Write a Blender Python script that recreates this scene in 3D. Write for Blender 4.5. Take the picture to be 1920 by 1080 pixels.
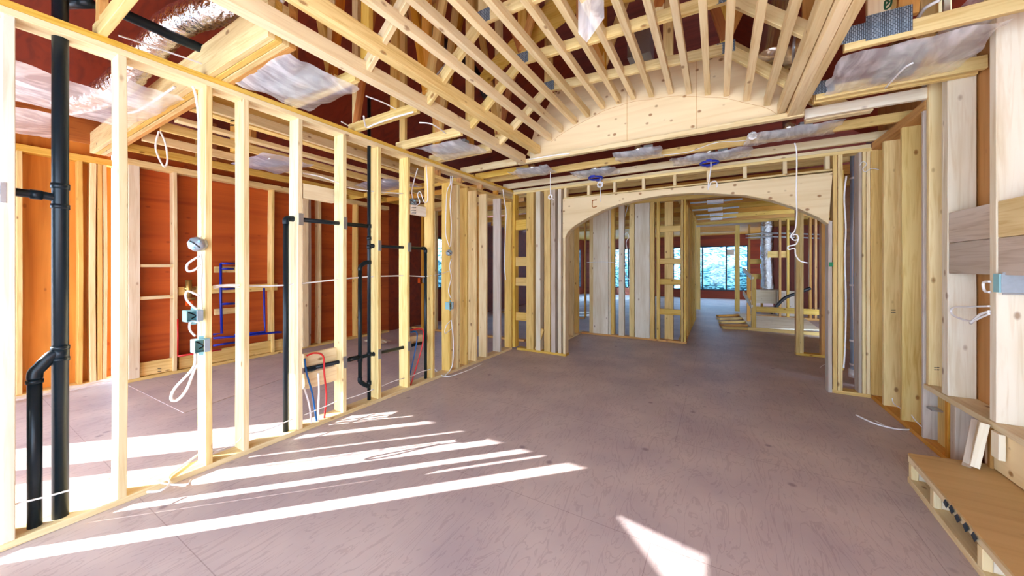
import bpy, bmesh, math, random
from mathutils import Vector, Matrix, noise
random.seed(7)
S = bpy.context.scene
for o in list(bpy.data.objects): bpy.data.objects.remove(o)

# ---------------------------------------------------------------- camera
F, HX, HY, CH = 657.0, 960.0, 502.0, 1.42
YAW = math.atan(386 / 657)
CY, SY = math.cos(YAW), math.sin(YAW)
cd = bpy.data.cameras.new('camera'); cam = bpy.data.objects.new('camera', cd)
S.collection.objects.link(cam)
cam.location = (0, 0, CH); cam.rotation_euler = (math.pi / 2, 0, YAW)
cd.sensor_width = 36; cd.lens = 36 * F / 1920; cd.shift_y = (HY - 540) / 1920
cd.clip_start = 0.05; cd.clip_end = 300
S.camera = cam
# ---------------------------------------------------------------- world, sun, exposure
w = bpy.data.worlds.new('sky'); S.world = w; w.use_nodes = True
bg = w.node_tree.nodes['Background']
bg.inputs[0].default_value = (0.56, 0.75, 1.0, 1); bg.inputs[1].default_value = 9.5
sd = bpy.data.lights.new('sun', 'SUN'); sd.energy = 17; sd.angle = 0.006; sd.color = (1.0, 0.98, 0.95)
so = bpy.data.objects.new('sun', sd); S.collection.objects.link(so)
AZ = math.radians(45.6); EL = math.atan(0.655 * math.sin(AZ))
so.rotation_euler = Vector((math.cos(AZ) * math.cos(EL), math.sin(AZ) * math.cos(EL), -math.sin(EL))).to_track_quat('-Z', 'Y').to_euler()
S.view_settings.view_transform = 'Standard'; S.view_settings.look = 'None'
S.view_settings.exposure = 0.24; S.view_settings.gamma = 1.0
try: S.view_settings.use_curve_mapping = False
except Exception: pass
try:
    S.cycles.max_bounces = 14; S.cycles.diffuse_bounces = 9; S.cycles.transparent_max_bounces = 24
except Exception: pass

# ---------------------------------------------------------------- survey helpers: where a sight line meets a plane of the house
def ray(x, y):
    u = (x - HX) / F; v = -(y - HY) / F
    return Vector((-SY + u * CY, CY + u * SY, v))
def PZ(x, y, z=0):
    r = ray(x, y); t = (z - CH) / r.z; return Vector((r.x * t, r.y * t, z))
def PX(x, y, X0):
    r = ray(x, y); t = X0 / r.x; return Vector((X0, r.y * t, CH + r.z * t))
def PY(x, y, Y0):
    r = ray(x, y); t = Y0 / r.y; return Vector((r.x * t, Y0, CH + r.z * t))
def V(*a): return Vector(a)

# ---------------------------------------------------------------- materials
MATS = {}
def newmat(n):
    m = bpy.data.materials.new(n); m.use_nodes = True; MATS[n] = m
    nt = m.node_tree; return m, nt, nt.nodes, nt.links, nt.nodes['Principled BSDF']
def wood(n, light, dark, knot=0.5, rough=0.62, gs=1.0, var=0.12, bump=0.12, kd=.45, ks=(5.5, 10, 10)):
    m, nt, N, L, P = newmat(n)
    tc = N.new('ShaderNodeTexCoord'); oi = N.new('ShaderNodeObjectInfo')
    mul = N.new('ShaderNodeMath'); mul.operation = 'MULTIPLY'; mul.inputs[1].default_value = 37.0
    L.new(oi.outputs['Random'], mul.inputs[0])
    add = N.new('ShaderNodeVectorMath'); add.operation = 'ADD'
    L.new(tc.outputs['Object'], add.inputs[0]); L.new(mul.outputs[0], add.inputs[1])
    mp = N.new('ShaderNodeMapping'); mp.inputs['Scale'].default_value = (1.3 * gs, 22 * gs, 22 * gs); L.new(add.outputs[0], mp.inputs[0])
    nz = N.new('ShaderNodeTexNoise'); nz.inputs['Scale'].default_value = 1.5; nz.inputs['Detail'].default_value = 5; nz.inputs['Distortion'].default_value = 1.4
    L.new(mp.outputs[0], nz.inputs['Vector'])
    mp3 = N.new('ShaderNodeMapping'); mp3.inputs['Scale'].default_value = (0.9, 5, 5); L.new(add.outputs[0], mp3.inputs[0])
    nb = N.new('ShaderNodeTexNoise'); nb.inputs['Scale'].default_value = 1.2; nb.inputs['Detail'].default_value = 2; L.new(mp3.outputs[0], nb.inputs['Vector'])
    r = N.new('ShaderNodeValToRGB'); e = r.color_ramp.elements
    e[0].position = 0.28; e[0].color = (*dark, 1); e[1].position = 0.54; e[1].color = (*light, 1)
    L.new(nz.outputs['Fac'], r.inputs[0])
    mb = N.new('ShaderNodeMix'); mb.data_type = 'RGBA'; mb.blend_type = 'MULTIPLY'; mb.inputs[0].default_value = 1
    rb = N.new('ShaderNodeValToRGB'); rb.color_ramp.elements[0].position = 0.35; rb.color_ramp.elements[0].color = (1 - var * 1.2, 1 - var * 1.5, 1 - var * 2.2, 1)
    rb.color_ramp.elements[1].position = 0.6; rb.color_ramp.elements[1].color = (1, 1, 1, 1)
    L.new(nb.outputs['Fac'], rb.inputs[0]); L.new(r.outputs[0], mb.inputs[6]); L.new(rb.outputs[0], mb.inputs[7])
    # knots
    mp2 = N.new('ShaderNodeMapping'); mp2.inputs['Scale'].default_value = ks; L.new(add.outputs[0], mp2.inputs[0])
    vo = N.new('ShaderNodeTexVoronoi'); vo.inputs['Scale'].default_value = 1.0; vo.inputs['Randomness'].default_value = 1.0; L.new(mp2.outputs[0], vo.inputs['Vector'])
    rk = N.new('ShaderNodeValToRGB'); ek = rk.color_ramp.elements
    ek[0].position = 0.09; ek[0].color = (knot, knot, knot, 1); ek[1].position = 0.18; ek[1].color = (0, 0, 0, 1)
    sc_ = N.new('ShaderNodeSeparateColor'); L.new(vo.outputs['Color'], sc_.inputs[0])
    th = N.new('ShaderNodeMapRange'); th.inputs['From Min'].default_value = kd; th.inputs['From Max'].default_value = kd + .3; th.inputs['To Min'].default_value = .16; th.inputs['To Max'].default_value = 0; L.new(sc_.outputs[0], th.inputs[0])
    ad = N.new('ShaderNodeMath'); ad.operation = 'ADD'; L.new(vo.outputs['Distance'], ad.inputs[0]); L.new(th.outputs[0], ad.inputs[1]); L.new(ad.outputs[0], rk.inputs[0])
    mk = N.new('ShaderNodeMix'); mk.data_type = 'RGBA'; mk.blend_type = 'MIX'
    L.new(rk.outputs[0], mk.inputs[0]); L.new(mb.outputs[2], mk.inputs[6]); mk.inputs[7].default_value = (dark[0] * .38, dark[1] * .24, dark[2] * .16, 1)
    hs = N.new('ShaderNodeHueSaturation')
    ma = N.new('ShaderNodeMapRange'); ma.inputs['To Min'].default_value = 1 - var * .9; ma.inputs['To Max'].default_value = 1 + var * .5
    L.new(oi.outputs['Random'], ma.inputs[0]); L.new(ma.outputs[0], hs.inputs['Value'])
    ms = N.new('ShaderNodeMapRange'); ms.inputs['To Min'].default_value = 1.12; ms.inputs['To Max'].default_value = 0.92
    fr = N.new('ShaderNodeMath'); fr.operation = 'FRACT'; L.new(mul.outputs[0], fr.inputs[0]); L.new(fr.outputs[0], ms.inputs[0]); L.new(ms.outputs[0], hs.inputs['Saturation'])
    L.new(mk.outputs[2], hs.inputs['Color']); L.new(hs.outputs[0], P.inputs['Base Color'])
    P.inputs['Roughness'].default_value = rough
    bp = N.new('ShaderNodeBump'); bp.inputs['Strength'].default_value = bump; bp.inputs['Distance'].default_value = 0.004
    L.new(nz.outputs['Fac'], bp.inputs['Height']); L.new(bp.outputs[0], P.inputs['Normal'])
    return m
wood('pine', (0.87, 0.68, 0.31), (0.68, 0.46, 0.16), 0.85)
wood('pale', (0.87, 0.72, 0.43), (0.74, 0.55, 0.28), 0.8)
wood('white', (0.88, 0.80, 0.63), (0.78, 0.66, 0.47), 0.75)
wood('gold', (0.80, 0.55, 0.17), (0.62, 0.37, 0.08), 0.85)
wood('amber', (0.66, 0.34, 0.09), (0.50, 0.22, 0.045), 0.6)
wood('rust', (0.44, 0.15, 0.03), (0.30, 0.08, 0.015), 0.5)
wood('greywood', (0.62, 0.53, 0.44), (0.48, 0.38, 0.30), 0.6)
wood('plywood', (0.88, 0.71, 0.43), (0.80, 0.61, 0.34), 0.9, gs=0.28, var=0.05, kd=-.1, ks=(7, 5, 9))
wood('bench_ply', (0.64, 0.42, 0.17), (0.56, 0.35, 0.13), 0.2, gs=0.25, var=0.06)
wood('sheathing_shade_mid', (0.52, 0.105, 0.012), (0.38, 0.06, 0.006), 0.5, gs=0.22, var=0.14)  # orange sheathing redder and darker, dimmer light put into the colour
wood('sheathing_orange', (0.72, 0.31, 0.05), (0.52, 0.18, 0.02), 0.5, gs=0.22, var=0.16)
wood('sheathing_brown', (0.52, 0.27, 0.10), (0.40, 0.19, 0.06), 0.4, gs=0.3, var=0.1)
wood('sheathing_shade_deep', (0.24, 0.035, 0.01), (0.15, 0.02, 0.006), 0.4, gs=0.22, var=0.12)  # same sheathing for the deepest walls, their shade painted into the colour
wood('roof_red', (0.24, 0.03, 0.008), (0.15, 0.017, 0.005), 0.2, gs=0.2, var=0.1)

def plain(n, col, rough=0.5, metal=0.0, alpha=None, spec=None, bump=None, bscale=20, trans=None):
    m, nt, N, L, P = newmat(n)
    P.inputs['Base Color'].default_value = (*col, 1); P.inputs['Roughness'].default_value = rough; P.inputs['Metallic'].default_value = metal
    if alpha is not None: P.inputs['Alpha'].default_value = alpha
    if spec is not None: P.inputs['Specular IOR Level'].default_value = spec
    tc = N.new('ShaderNodeTexCoord'); nz = N.new('ShaderNodeTexNoise'); nz.inputs['Scale'].default_value = bscale; nz.inputs['Detail'].default_value = 4
    L.new(tc.outputs['Object'], nz.inputs['Vector'])
    if bump:
        bp = N.new('ShaderNodeBump'); bp.inputs['Strength'].default_value = bump; bp.inputs['Distance'].default_value = 0.02
        L.new(nz.outputs['Fac'], bp.inputs['Height']); L.new(bp.outputs[0], P.inputs['Normal'])
    mx = N.new('ShaderNodeMix'); mx.data_type = 'RGBA'
    mx.inputs[6].default_value = (*[c * 0.88 for c in col], 1); mx.inputs[7].default_value = (*[min(1, c * 1.1) for c in col], 1)
    L.new(nz.outputs['Fac'], mx.inputs[0]); L.new(mx.outputs[2], P.inputs['Base Color'])
    return m
plain('abs', (0.006, 0.013, 0.018), 0.34, bump=0.05, bscale=40, spec=0.3)
plain('cable', (0.85, 0.85, 0.84), 0.45)
plain('galv', (0.48, 0.50, 0.52), 0.38, 0.85, bscale=60)
plain('galvflat', (0.40, 0.46, 0.50), 0.5, 0.5, bscale=60)
m = plain('gusset', (0.36, 0.44, 0.48), 0.5, 0.4)
nt = m.node_tree; N = nt.nodes; L = nt.links; P = N['Principled BSDF']
tc = N.new('ShaderNodeTexCoord'); bk = N.new('ShaderNodeTexBrick'); bk.inputs['Scale'].default_value = 1; bk.inputs['Brick Width'].default_value = .022; bk.inputs['Row Height'].default_value = .009; bk.inputs['Mortar Size'].default_value = .0022
bk.inputs['Color1'].default_value = (.42, .52, .57, 1); bk.inputs['Color2'].default_value = (.22, .30, .36, 1); bk.inputs['Mortar'].default_value = (.07, .09, .11, 1)
sp = N.new('ShaderNodeSeparateXYZ'); cb = N.new('ShaderNodeCombineXYZ'); L.new(tc.outputs['Object'], sp.inputs[0]); L.new(sp.outputs[0], cb.inputs[1]); L.new(sp.outputs[2], cb.inputs[0]); L.new(cb.outputs[0], bk.inputs['Vector']); L.new(bk.outputs['Color'], P.inputs['Base Color'])
plain('duct', (0.72, 0.66, 0.58), 0.22, 0.95, bscale=6)
plain('foil', (0.80, 0.78, 0.76), 0.2, 1.0, bump=1.0, bscale=26)
def filmmat(n, col, lo, hi):
    m = plain(n, col, 0.42, bump=0.35, bscale=7, spec=0.3); nt = m.node_tree; N = nt.nodes; L = nt.links; P = N['Principled BSDF']
    tc = N.new('ShaderNodeTexCoord'); mp = N.new('ShaderNodeMapping'); mp.inputs['Scale'].default_value = (9, 3, 3); mp.inputs['Rotation'].default_value = (0, 0, .5); L.new(tc.outputs['Object'], mp.inputs[0])
    nz = N.new('ShaderNodeTexNoise'); nz.inputs['Scale'].default_value = 1; nz.inputs['Detail'].default_value = 3; nz.inputs['Distortion'].default_value = 1.5; L.new(mp.outputs[0], nz.inputs['Vector'])
    mr = N.new('ShaderNodeMapRange'); mr.inputs['From Min'].default_value = .42; mr.inputs['From Max'].default_value = .68; mr.inputs['To Min'].default_value = lo; mr.inputs['To Max'].default_value = hi
    L.new(nz.outputs['Fac'], mr.inputs[0]); L.new(mr.outputs[0], P.inputs['Alpha'])
filmmat('film', (0.96, 0.98, 1.0), 0.30, 0.60)
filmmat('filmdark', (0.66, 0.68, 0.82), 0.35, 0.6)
plain('blueplastic', (0.01, 0.03, 0.42), 0.35)
plain('bluepex', (0.0, 0.10, 0.32), 0.35)
plain('navypex', (0.005, 0.02, 0.35), 0.35)
plain('redpex', (0.62, 0.02, 0.02), 0.35)
plain('whitepex', (0.9, 0.9, 0.92), 0.35)
plain('tealbox', (0.28, 0.55, 0.58), 0.5)
plain('brass', (0.5, 0.33, 0.1), 0.35, 0.8)
plain('greenplastic', (0.0, 0.22, 0.06), 0.5)
plain('greypipe', (0.36, 0.44, 0.54), 0.35)
plain('blackplastic', (0.012, 0.012, 0.015), 0.4)
plain('frameblack', (0.01, 0.014, 0.02), 0.4)
plain('ink', (0.02, 0.03, 0.04), 0.8)
plain('greenink', (0.01, 0.08, 0.03), 0.8)
plain('orangebox', (0.7, 0.08, 0.0), 0.5)
plain('snow', (0.85, 0.88, 0.92), 0.9, bump=0.4, bscale=1.2)
plain('spruce', (0.10, 0.20, 0.20), 0.9, bump=0.6, bscale=6)
plain('stucco', (0.55, 0.58, 0.60), 0.9)
m, nt, N, L, P = newmat('glass')
tc = N.new('ShaderNodeTexCoord'); mp = N.new('ShaderNodeMapping'); mp.inputs['Scale'].default_value = (1.2, 1.2, 4); L.new(tc.outputs['Object'], mp.inputs[0])
nz = N.new('ShaderNodeTexNoise'); nz.inputs['Scale'].default_value = 1.6; nz.inputs['Detail'].default_value = 5; nz.inputs['Distortion'].default_value = 2.5; L.new(mp.outputs[0], nz.inputs['Vector'])
cr = N.new('ShaderNodeValToRGB'); e = cr.color_ramp.elements; e[0].position = .40; e[0].color = (.14, .28, .34, 1); e[1].position = .58; e[1].color = (.72, .86, .95, 1); L.new(nz.outputs['Fac'], cr.inputs[0])
tl = N.new('ShaderNodeBsdfTransparent'); gl = N.new('ShaderNodeBsdfGlossy'); gl.inputs['Roughness'].default_value = .05; ms_ = N.new('ShaderNodeMixShader'); ms_.inputs[0].default_value = .06
L.new(cr.outputs[0], tl.inputs[0]); L.new(tl.outputs[0], ms_.inputs[1]); L.new(gl.outputs[0], ms_.inputs[2]); L.new(ms_.outputs[0], N['Material Output'].inputs[0])
# floor: plywood subfloor sheets with scrawled grain
m, nt, N, L, P = newmat('subfloor')
tc = N.new('ShaderNodeTexCoord')
mp = N.new('ShaderNodeMapping'); mp.inputs['Scale'].default_value = (7, 1.6, 1); mp.inputs['Rotation'].default_value = (0, 0, 0.35); L.new(tc.outputs['Object'], mp.inputs[0])
n1 = N.new('ShaderNodeTexNoise'); n1.inputs['Scale'].default_value = 1.1; n1.inputs['Detail'].default_value = 4; n1.inputs['Distortion'].default_value = 2.2; L.new(mp.outputs[0], n1.inputs['Vector'])
wv = N.new('ShaderNodeMath'); wv.operation = 'MULTIPLY'; wv.inputs[1].default_value = 34; L.new(n1.outputs['Fac'], wv.inputs[0])
sn = N.new('ShaderNodeMath'); sn.operation = 'SINE'; L.new(wv.outputs[0], sn.inputs[0])
rr = N.new('ShaderNodeValToRGB'); rr.color_ramp.elements[0].position = 0.0; rr.color_ramp.elements[0].color = (0.46, 0.385, 0.375, 1)
rr.color_ramp.elements[1].position = 0.15; rr.color_ramp.elements[1].color = (0.54, 0.465, 0.45, 1)
mr = N.new('ShaderNodeMapRange'); mr.inputs['From Min'].default_value = -1; mr.inputs['From Max'].default_value = 1; L.new(sn.outputs[0], mr.inputs[0]); L.new(mr.outputs[0], rr.inputs[0])
n2 = N.new('ShaderNodeTexNoise'); n2.inputs['Scale'].default_value = 1.6; n2.inputs['Detail'].default_value = 6; L.new(tc.outputs['Object'], n2.inputs['Vector'])
r2 = N.new('ShaderNodeValToRGB'); r2.color_ramp.elements[0].position = 0.35; r2.color_ramp.elements[0].color = (0.84, 0.80, 0.84, 1); r2.color_ramp.elements[1].position = 0.65; r2.color_ramp.elements[1].color = (1.1, 1.06, 1.02, 1)
L.new(n2.outputs['Fac'], r2.inputs[0])
mm = N.new('ShaderNodeMix'); mm.data_type = 'RGBA'; mm.blend_type = 'MULTIPLY'; mm.inputs[0].default_value = 1; L.new(rr.outputs[0], mm.inputs[6]); L.new(r2.outputs[0], mm.inputs[7])
vo = N.new('ShaderNodeTexVoronoi'); vo.inputs['Scale'].default_value = 3.2; L.new(tc.outputs['Object'], vo.inputs['Vector'])
rk = N.new('ShaderNodeValToRGB'); rk.color_ramp.elements[0].position = 0.04; rk.color_ramp.elements[0].color = (0.7, 0.7, 0.7, 1); rk.color_ramp.elements[1].position = 0.10; rk.color_ramp.elements[1].color = (0, 0, 0, 1); L.new(vo.outputs['Distance'], rk.inputs[0])
mk = N.new('ShaderNodeMix'); mk.data_type = 'RGBA'; L.new(rk.outputs[0], mk.inputs[0]); L.new(mm.outputs[2], mk.inputs[6]); mk.inputs[7].default_value = (0.20, 0.14, 0.16, 1)
bk = N.new('ShaderNodeTexBrick'); bk.inputs['Scale'].default_value = 1; bk.inputs['Brick Width'].default_value = 2.44; bk.inputs['Row Height'].default_value = 1.22; bk.inputs['Mortar Size'].default_value = 0.0022; bk.inputs['Mortar Smooth'].default_value = 0.0
bk.inputs['Color1'].default_value = (1, 1, 1, 1); bk.inputs['Color2'].default_value = (1, 1, 1, 1); bk.inputs['Mortar'].default_value = (0.72, 0.68, 0.68, 1)
mpb = N.new('ShaderNodeMapping'); mpb.inputs['Rotation'].default_value = (0, 0, 0); mpb.inputs['Location'].default_value = (0.3, 0.52, 0); L.new(tc.outputs['Object'], mpb.inputs[0]); L.new(mpb.outputs[0], bk.inputs['Vector'])
mj = N.new('ShaderNodeMix'); mj.data_type = 'RGBA'; mj.blend_type = 'MULTIPLY'; mj.inputs[0].default_value = 1; L.new(mk.outputs[2], mj.inputs[6]); L.new(bk.outputs['Color'], mj.inputs[7]); L.new(mj.outputs[2], P.inputs['Base Color'])
P.inputs['Roughness'].default_value = 0.5; P.inputs['Specular IOR Level'].default_value = 0.35

# ---------------------------------------------------------------- building blocks
WM = {}      # world matrices of everything built
LABELS = {}
def meta(o, label=None, cat=None, group=None, kind=None):
    if label:
        o['label'] = label; LABELS.setdefault(label, []).append(o.name)
    if cat: o['category'] = cat
    if group: o['group'] = group
    if kind: o['kind'] = kind
    return o
def place(o, M, parent=None):
    S.collection.objects.link(o); WM[o.name] = M.copy()
    if parent is not None:
        o.parent = parent; o.matrix_local = WM[parent.name].inverted() @ M
    else: o.matrix_local = M
    return o
def thing(name, label, cat, loc, group=None):
    o = bpy.data.objects.new(name, None); o.empty_display_size = 0.05
    place(o, Matrix.Translation(Vector(loc))); return meta(o, label, cat, group)
def frame(a, b, up):
    ex = (b - a).normalized(); up = Vector(up)
    ez = (up - ex * up.dot(ex))
    if ez.length < 1e-4: ez = Vector((1, 0, 0)) - ex * ex.x
    ez.normalize(); ey = ez.cross(ex)
    M = Matrix((ex, ey, ez)).transposed().to_4x4(); M.translation = (a + b) / 2; return M
def board(name, a, b, w, t, m, parent=None, up=(0, 0, 1), label=None, cat=None, group=None, kind=None, wob=1.0, ch=0.0025):
    """sawn board from a to b, w along up, t across; slightly bowed and waney, grain along its length"""
    a = Vector(a); b = Vector(b); Ln = (b - a).length; M = frame(a, b, up)
    n = max(2, min(14, int(Ln / 0.22))); ch = min(ch, t * .3, w * .3)
    bm = bmesh.new(); rings = []; sx = random.uniform(-50, 50)
    bow = random.uniform(-1, 1) * min(0.004, Ln * 0.0016) * wob
    hw, ht = w / 2, t / 2
    prof = [(-ht + ch, -hw), (ht - ch, -hw), (ht, -hw + ch), (ht, hw - ch), (ht - ch, hw), (-ht + ch, hw), (-ht, hw - ch), (-ht, -hw + ch)]
    for i in range(n + 1):
        f = i / n; x = -Ln / 2 + Ln * f; bo = bow * math.sin(math.pi * f) * 2
        jr = noise.noise(Vector((x * 2.3 + sx, 0, 3))) * 0.0022 * wob; jl = noise.noise(Vector((x * 2.3 + sx, 9, 3))) * 0.0022 * wob
        rings.append([bm.verts.new((x, y + bo + (jr if y > 0 else jl), z + (jl if z > 0 else jr))) for y, z in prof])
    for r0, r1 in zip(rings, rings[1:]):
        for k in range(8): bm.faces.new((r0[k], r1[k], r1[(k + 1) % 8], r0[(k + 1) % 8]))
    bm.faces.new(rings[0]); bm.faces.new(rings[-1][::-1])
    bmesh.ops.recalc_face_normals(bm, faces=bm.faces)
    me = bpy.data.meshes.new(name); bm.to_mesh(me); bm.free()
    me.materials.append(MATS[m]); o = bpy.data.objects.new(name, me)
    place(o, M, parent); return meta(o, label, cat, group, kind)
def box(name, x, y, z, m, parent=None, label=None, cat=None, group=None, kind=None, wob=1.0, ch=0.0025):
    x = sorted(x); y = sorted(y); z = sorted(z)
    d = (x[1] - x[0], y[1] - y[0], z[1] - z[0]); c = Vector(((x[0] + x[1]) / 2, (y[0] + y[1]) / 2, (z[0] + z[1]) / 2))
    k = d.index(max(d)); e = Vector((0, 0, 0)); e[k] = d[k] / 2
    if k == 2: return board(name, c - e, c + e, d[0], d[1], m, parent, (1, 0, 0), label, cat, group, kind, wob, ch)
    if k == 0: return board(name, c - e, c + e, d[2], d[1], m, parent, (0, 0, 1), label, cat, group, kind, wob, ch)
    return board(name, c - e, c + e, d[2], d[0], m, parent, (0, 0, 1), label, cat, group, kind, wob, ch)
def meshobj(name, verts, faces, m, parent=None, M=None, smooth=False, label=None, cat=None, group=None, kind=None):
    me = bpy.data.meshes.new(name); me.from_pydata([tuple(v) for v in verts], [], faces); me.materials.append(MATS[m])
    bm = bmesh.new(); bm.from_mesh(me); bmesh.ops.recalc_face_normals(bm, faces=bm.faces); bm.to_mesh(me); bm.free()
    if smooth:
        for p in me.polygons: p.use_smooth = True
    o = bpy.data.objects.new(name, me)
    # recentre the mesh on its own origin
    if M is None:
        c = sum((v.co for v in me.vertices), Vector()) / max(1, len(me.vertices)); me.transform(Matrix.Translation(-c)); M = Matrix.Translation(c)
    place(o, M, parent); return meta(o, label, cat, group, kind)
def smoothpath(pts, k=5):
    pts = [Vector(p) for p in pts]
    if len(pts) < 3 or k < 2: return pts
    out = []
    for i in range(len(pts) - 1):
        p0 = pts[max(0, i - 1)]; p1 = pts[i]; p2 = pts[i + 1]; p3 = pts[min(len(pts) - 1, i + 2)]
        for j in range(k):
            t = j / k; out.append(0.5 * ((2 * p1) + (p2 - p0) * t + (2 * p0 - 5 * p1 + 4 * p2 - p3) * t * t + (3 * p1 - p0 - 3 * p2 + p3) * t ** 3))
    out.append(pts[-1]); return out
def tube_geo(paths, r, seg=8, rf=None):
    vs, fs = [], []
    for pts in paths:
        base = len(vs); nrm = None
        for i, p in enumerate(pts):
            d = (pts[min(i + 1, len(pts) - 1)] - pts[max(i - 1, 0)])
            if d.length < 1e-9: d = Vector((0, 0, 1))
            d.normalize()
            if nrm is None: nrm = d.orthogonal()
            nrm = (nrm - d * nrm.dot(d)); nrm = nrm.normalized() if nrm.length > 1e-6 else d.orthogonal().normalized()
            bn = d.cross(nrm); rad = r if rf is None else r * rf(i / max(1, len(pts) - 1), i)
            for k in range(seg):
                a = 2 * math.pi * k / seg; vs.append(p + (nrm * math.cos(a) + bn * math.sin(a)) * rad)
        n = len(pts)
        for i in range(n - 1):
            for k in range(seg):
                fs.append((base + i * seg + k, base + i * seg + (k + 1) % seg, base + (i + 1) * seg + (k + 1) % seg, base + (i + 1) * seg + k))
        fs.append(tuple(base + k for k in range(seg))[::-1]); fs.append(tuple(base + (n - 1) * seg + k for k in range(seg)))
    return vs, fs
def tube(name, pts, r, m, parent=None, k=5, seg=8, label=None, cat=None, group=None, rf=None):
    paths = pts if isinstance(pts[0], list) else [pts]
    vs, fs = tube_geo([smoothpath(p, k) for p in paths], r, seg, rf)
    return meshobj(name, vs, fs, m, parent, smooth=True, label=label, cat=cat, group=group)
def prism(name, outline, d, m, parent=None, label=None, cat=None, group=None, kind=None):
    """closed outline (world points, planar) pushed through by vector d"""
    n = len(outline); d = Vector(d); vs = [Vector(p) for p in outline] + [Vector(p) + d for p in outline]
    fs = [tuple(range(n)), tuple(range(2 * n - 1, n - 1, -1))] + [(i, (i + 1) % n, n + (i + 1) % n, n + i) for i in range(n)]
    return meshobj(name, vs, fs, m, parent, label=label, cat=cat, group=group, kind=kind)
def cyl(name, a, b, r, m, parent=None, seg=20, **k): return tube(name, [Vector(a), Vector(b)], r, m, parent, 1, seg, **k)
ORD = 'first second third fourth fifth sixth seventh eighth ninth tenth eleventh twelfth thirteenth fourteenth fifteenth sixteenth seventeenth eighteenth nineteenth twentieth'.split()
H = 2.77          # underside of the trusses, top of the double top plates
# ================================================================ SETTING
def wallbox(name, x, y, z, m):
    o = box(name, x, y, z, m, kind='structure', wob=0, ch=0.001); return o
def panel(name, outline, d, m): return prism(name, outline, d, m, kind='structure')
ground = meshobj('ground', [(-60, -60, -0.6), (60, -60, -0.6), (60, 80, -0.6), (-60, 80, -0.6), (-60, -60, -1), (60, -60, -1), (60, 80, -1), (-60, 80, -1)],
                 [(0, 1, 2, 3), (4, 5, 6, 7), (0, 1, 5, 4), (1, 2, 6, 5), (2, 3, 7, 6), (3, 0, 4, 7)], 'snow', kind='structure')
floor = meshobj('floor', [(x, y, z) for z in (0, -0.3) for x, y in ((-6.9, -2.2), (4.6, -2.2), (4.6, 18.9), (-6.9, 18.9))],
                [(0, 1, 2, 3), (7, 6, 5, 4), (0, 1, 5, 4), (1, 2, 6, 5), (2, 3, 7, 6), (3, 0, 4, 7)], 'subfloor', M=Matrix.Identity(4), kind='structure')
# sheathed outside walls
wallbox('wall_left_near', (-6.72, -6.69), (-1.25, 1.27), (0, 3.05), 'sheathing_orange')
wallbox('wall_left', (-6.43, -6.40), (1.27, 5.4), (0, 3.05), 'sheathing_shade_mid')
def holed(name, axis, c, u0, u1, z0, z1, hu0, hu1, hz0, hz1, m, t=0.03):
    P4 = lambda u, z, k: ((c + k * t, u, z) if axis == 'x' else (u, c + k * t, z))
    q = [(u0, z0), (u1, z0), (u1, z1), (u0, z1), (hu0, hz0), (hu1, hz0), (hu1, hz1), (hu0, hz1)]
    vs = [P4(u, z, 0) for u, z in q] + [P4(u, z, 1) for u, z in q]
    fs = []
    for i in range(4):
        j = (i + 1) % 4
        fs += [(i, j, 4 + j, 4 + i), (8 + i, 8 + j, 12 + j, 12 + i), (4 + i, 4 + j, 12 + j, 12 + i), (i, j, 8 + j, 8 + i)]
    return meshobj(name, vs, fs, m, kind='structure')
holed('wall_left_far', 'x', -6.43, 5.4, 12.0, 0, 3.05, 6.72, 8.3, 0.85, 2.24, 'sheathing_shade_deep')
holed('wall_left_end', 'x', -6.43, 12.01, 18.9, 0, 3.05, 13.0, 18.2, 0.37, 2.43, 'sheathing_shade_deep')  # opening added to bring sky light into the far rooms
holed('wall_back', 'y', 18.72, -2.6, 4.6, 0, 3.05, -1.9, 1.18, 0.37, 2.43, 'sheathing_shade_deep')
holed('wall_back_left', 'y', 18.72, -6.9, -2.61, 0, 3.05, -6.0, -3.0, 0.37, 2.43, 'sheathing_shade_deep')
wallbox('wall_back_right', (1.75, 4.6), (15.9, 15.93), (0, 3.05), 'sheathing_shade_deep')
holed('wall_right_rear', 'x', 1.60, -2.0, 2.69, 0, 5.0, -1.4, -.4, 0.6, 2.3, 'sheathing_orange')  # unseen; opening kept small to hold sky light off the left studs
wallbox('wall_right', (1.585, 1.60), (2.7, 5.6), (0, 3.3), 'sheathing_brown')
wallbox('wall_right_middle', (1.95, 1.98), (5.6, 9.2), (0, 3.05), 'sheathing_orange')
wallbox('wall_right_far', (4.5, 4.53), (9.2, 15.9), (0, 3.05), 'sheathing_shade_deep')
# behind the camera: unseen walls, with openings placed to bring in sun and sky light
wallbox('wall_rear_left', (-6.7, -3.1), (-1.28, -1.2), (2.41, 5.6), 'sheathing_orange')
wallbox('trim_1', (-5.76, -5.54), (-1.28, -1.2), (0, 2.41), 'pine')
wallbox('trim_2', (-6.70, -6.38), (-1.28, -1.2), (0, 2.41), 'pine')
wallbox('wall_rear', (-3.1, 1.6), (-2.08, -2.0), (2.41, 5.6), 'sheathing_orange')  # unseen; set close so the opening beneath lets in more sky light
xq = -3.13  # unseen panels with a slanted gap, shaped to cast the floor's triangular sun patch
panel('sun_mask_lower', [(xq, .03, 0), (xq, -2.0, 0), (xq, -2.0, 1.915), (xq, -1.18, 1.915), (xq, -.61, 1.73), (xq, .03, 1.73)], (0.05, 0, 0), 'sheathing_orange')
panel('sun_mask_upper', [(xq, .03, 1.74), (xq, -.61, 1.74), (xq, -1.18, 2.06), (xq, -2.0, 2.06), (xq, -2.0, 5.5), (xq, -1.2, 5.5), (xq, -1.2, 2.77), (xq, .03, 2.77)], (0.05, 0, 0), 'sheathing_orange')
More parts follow.
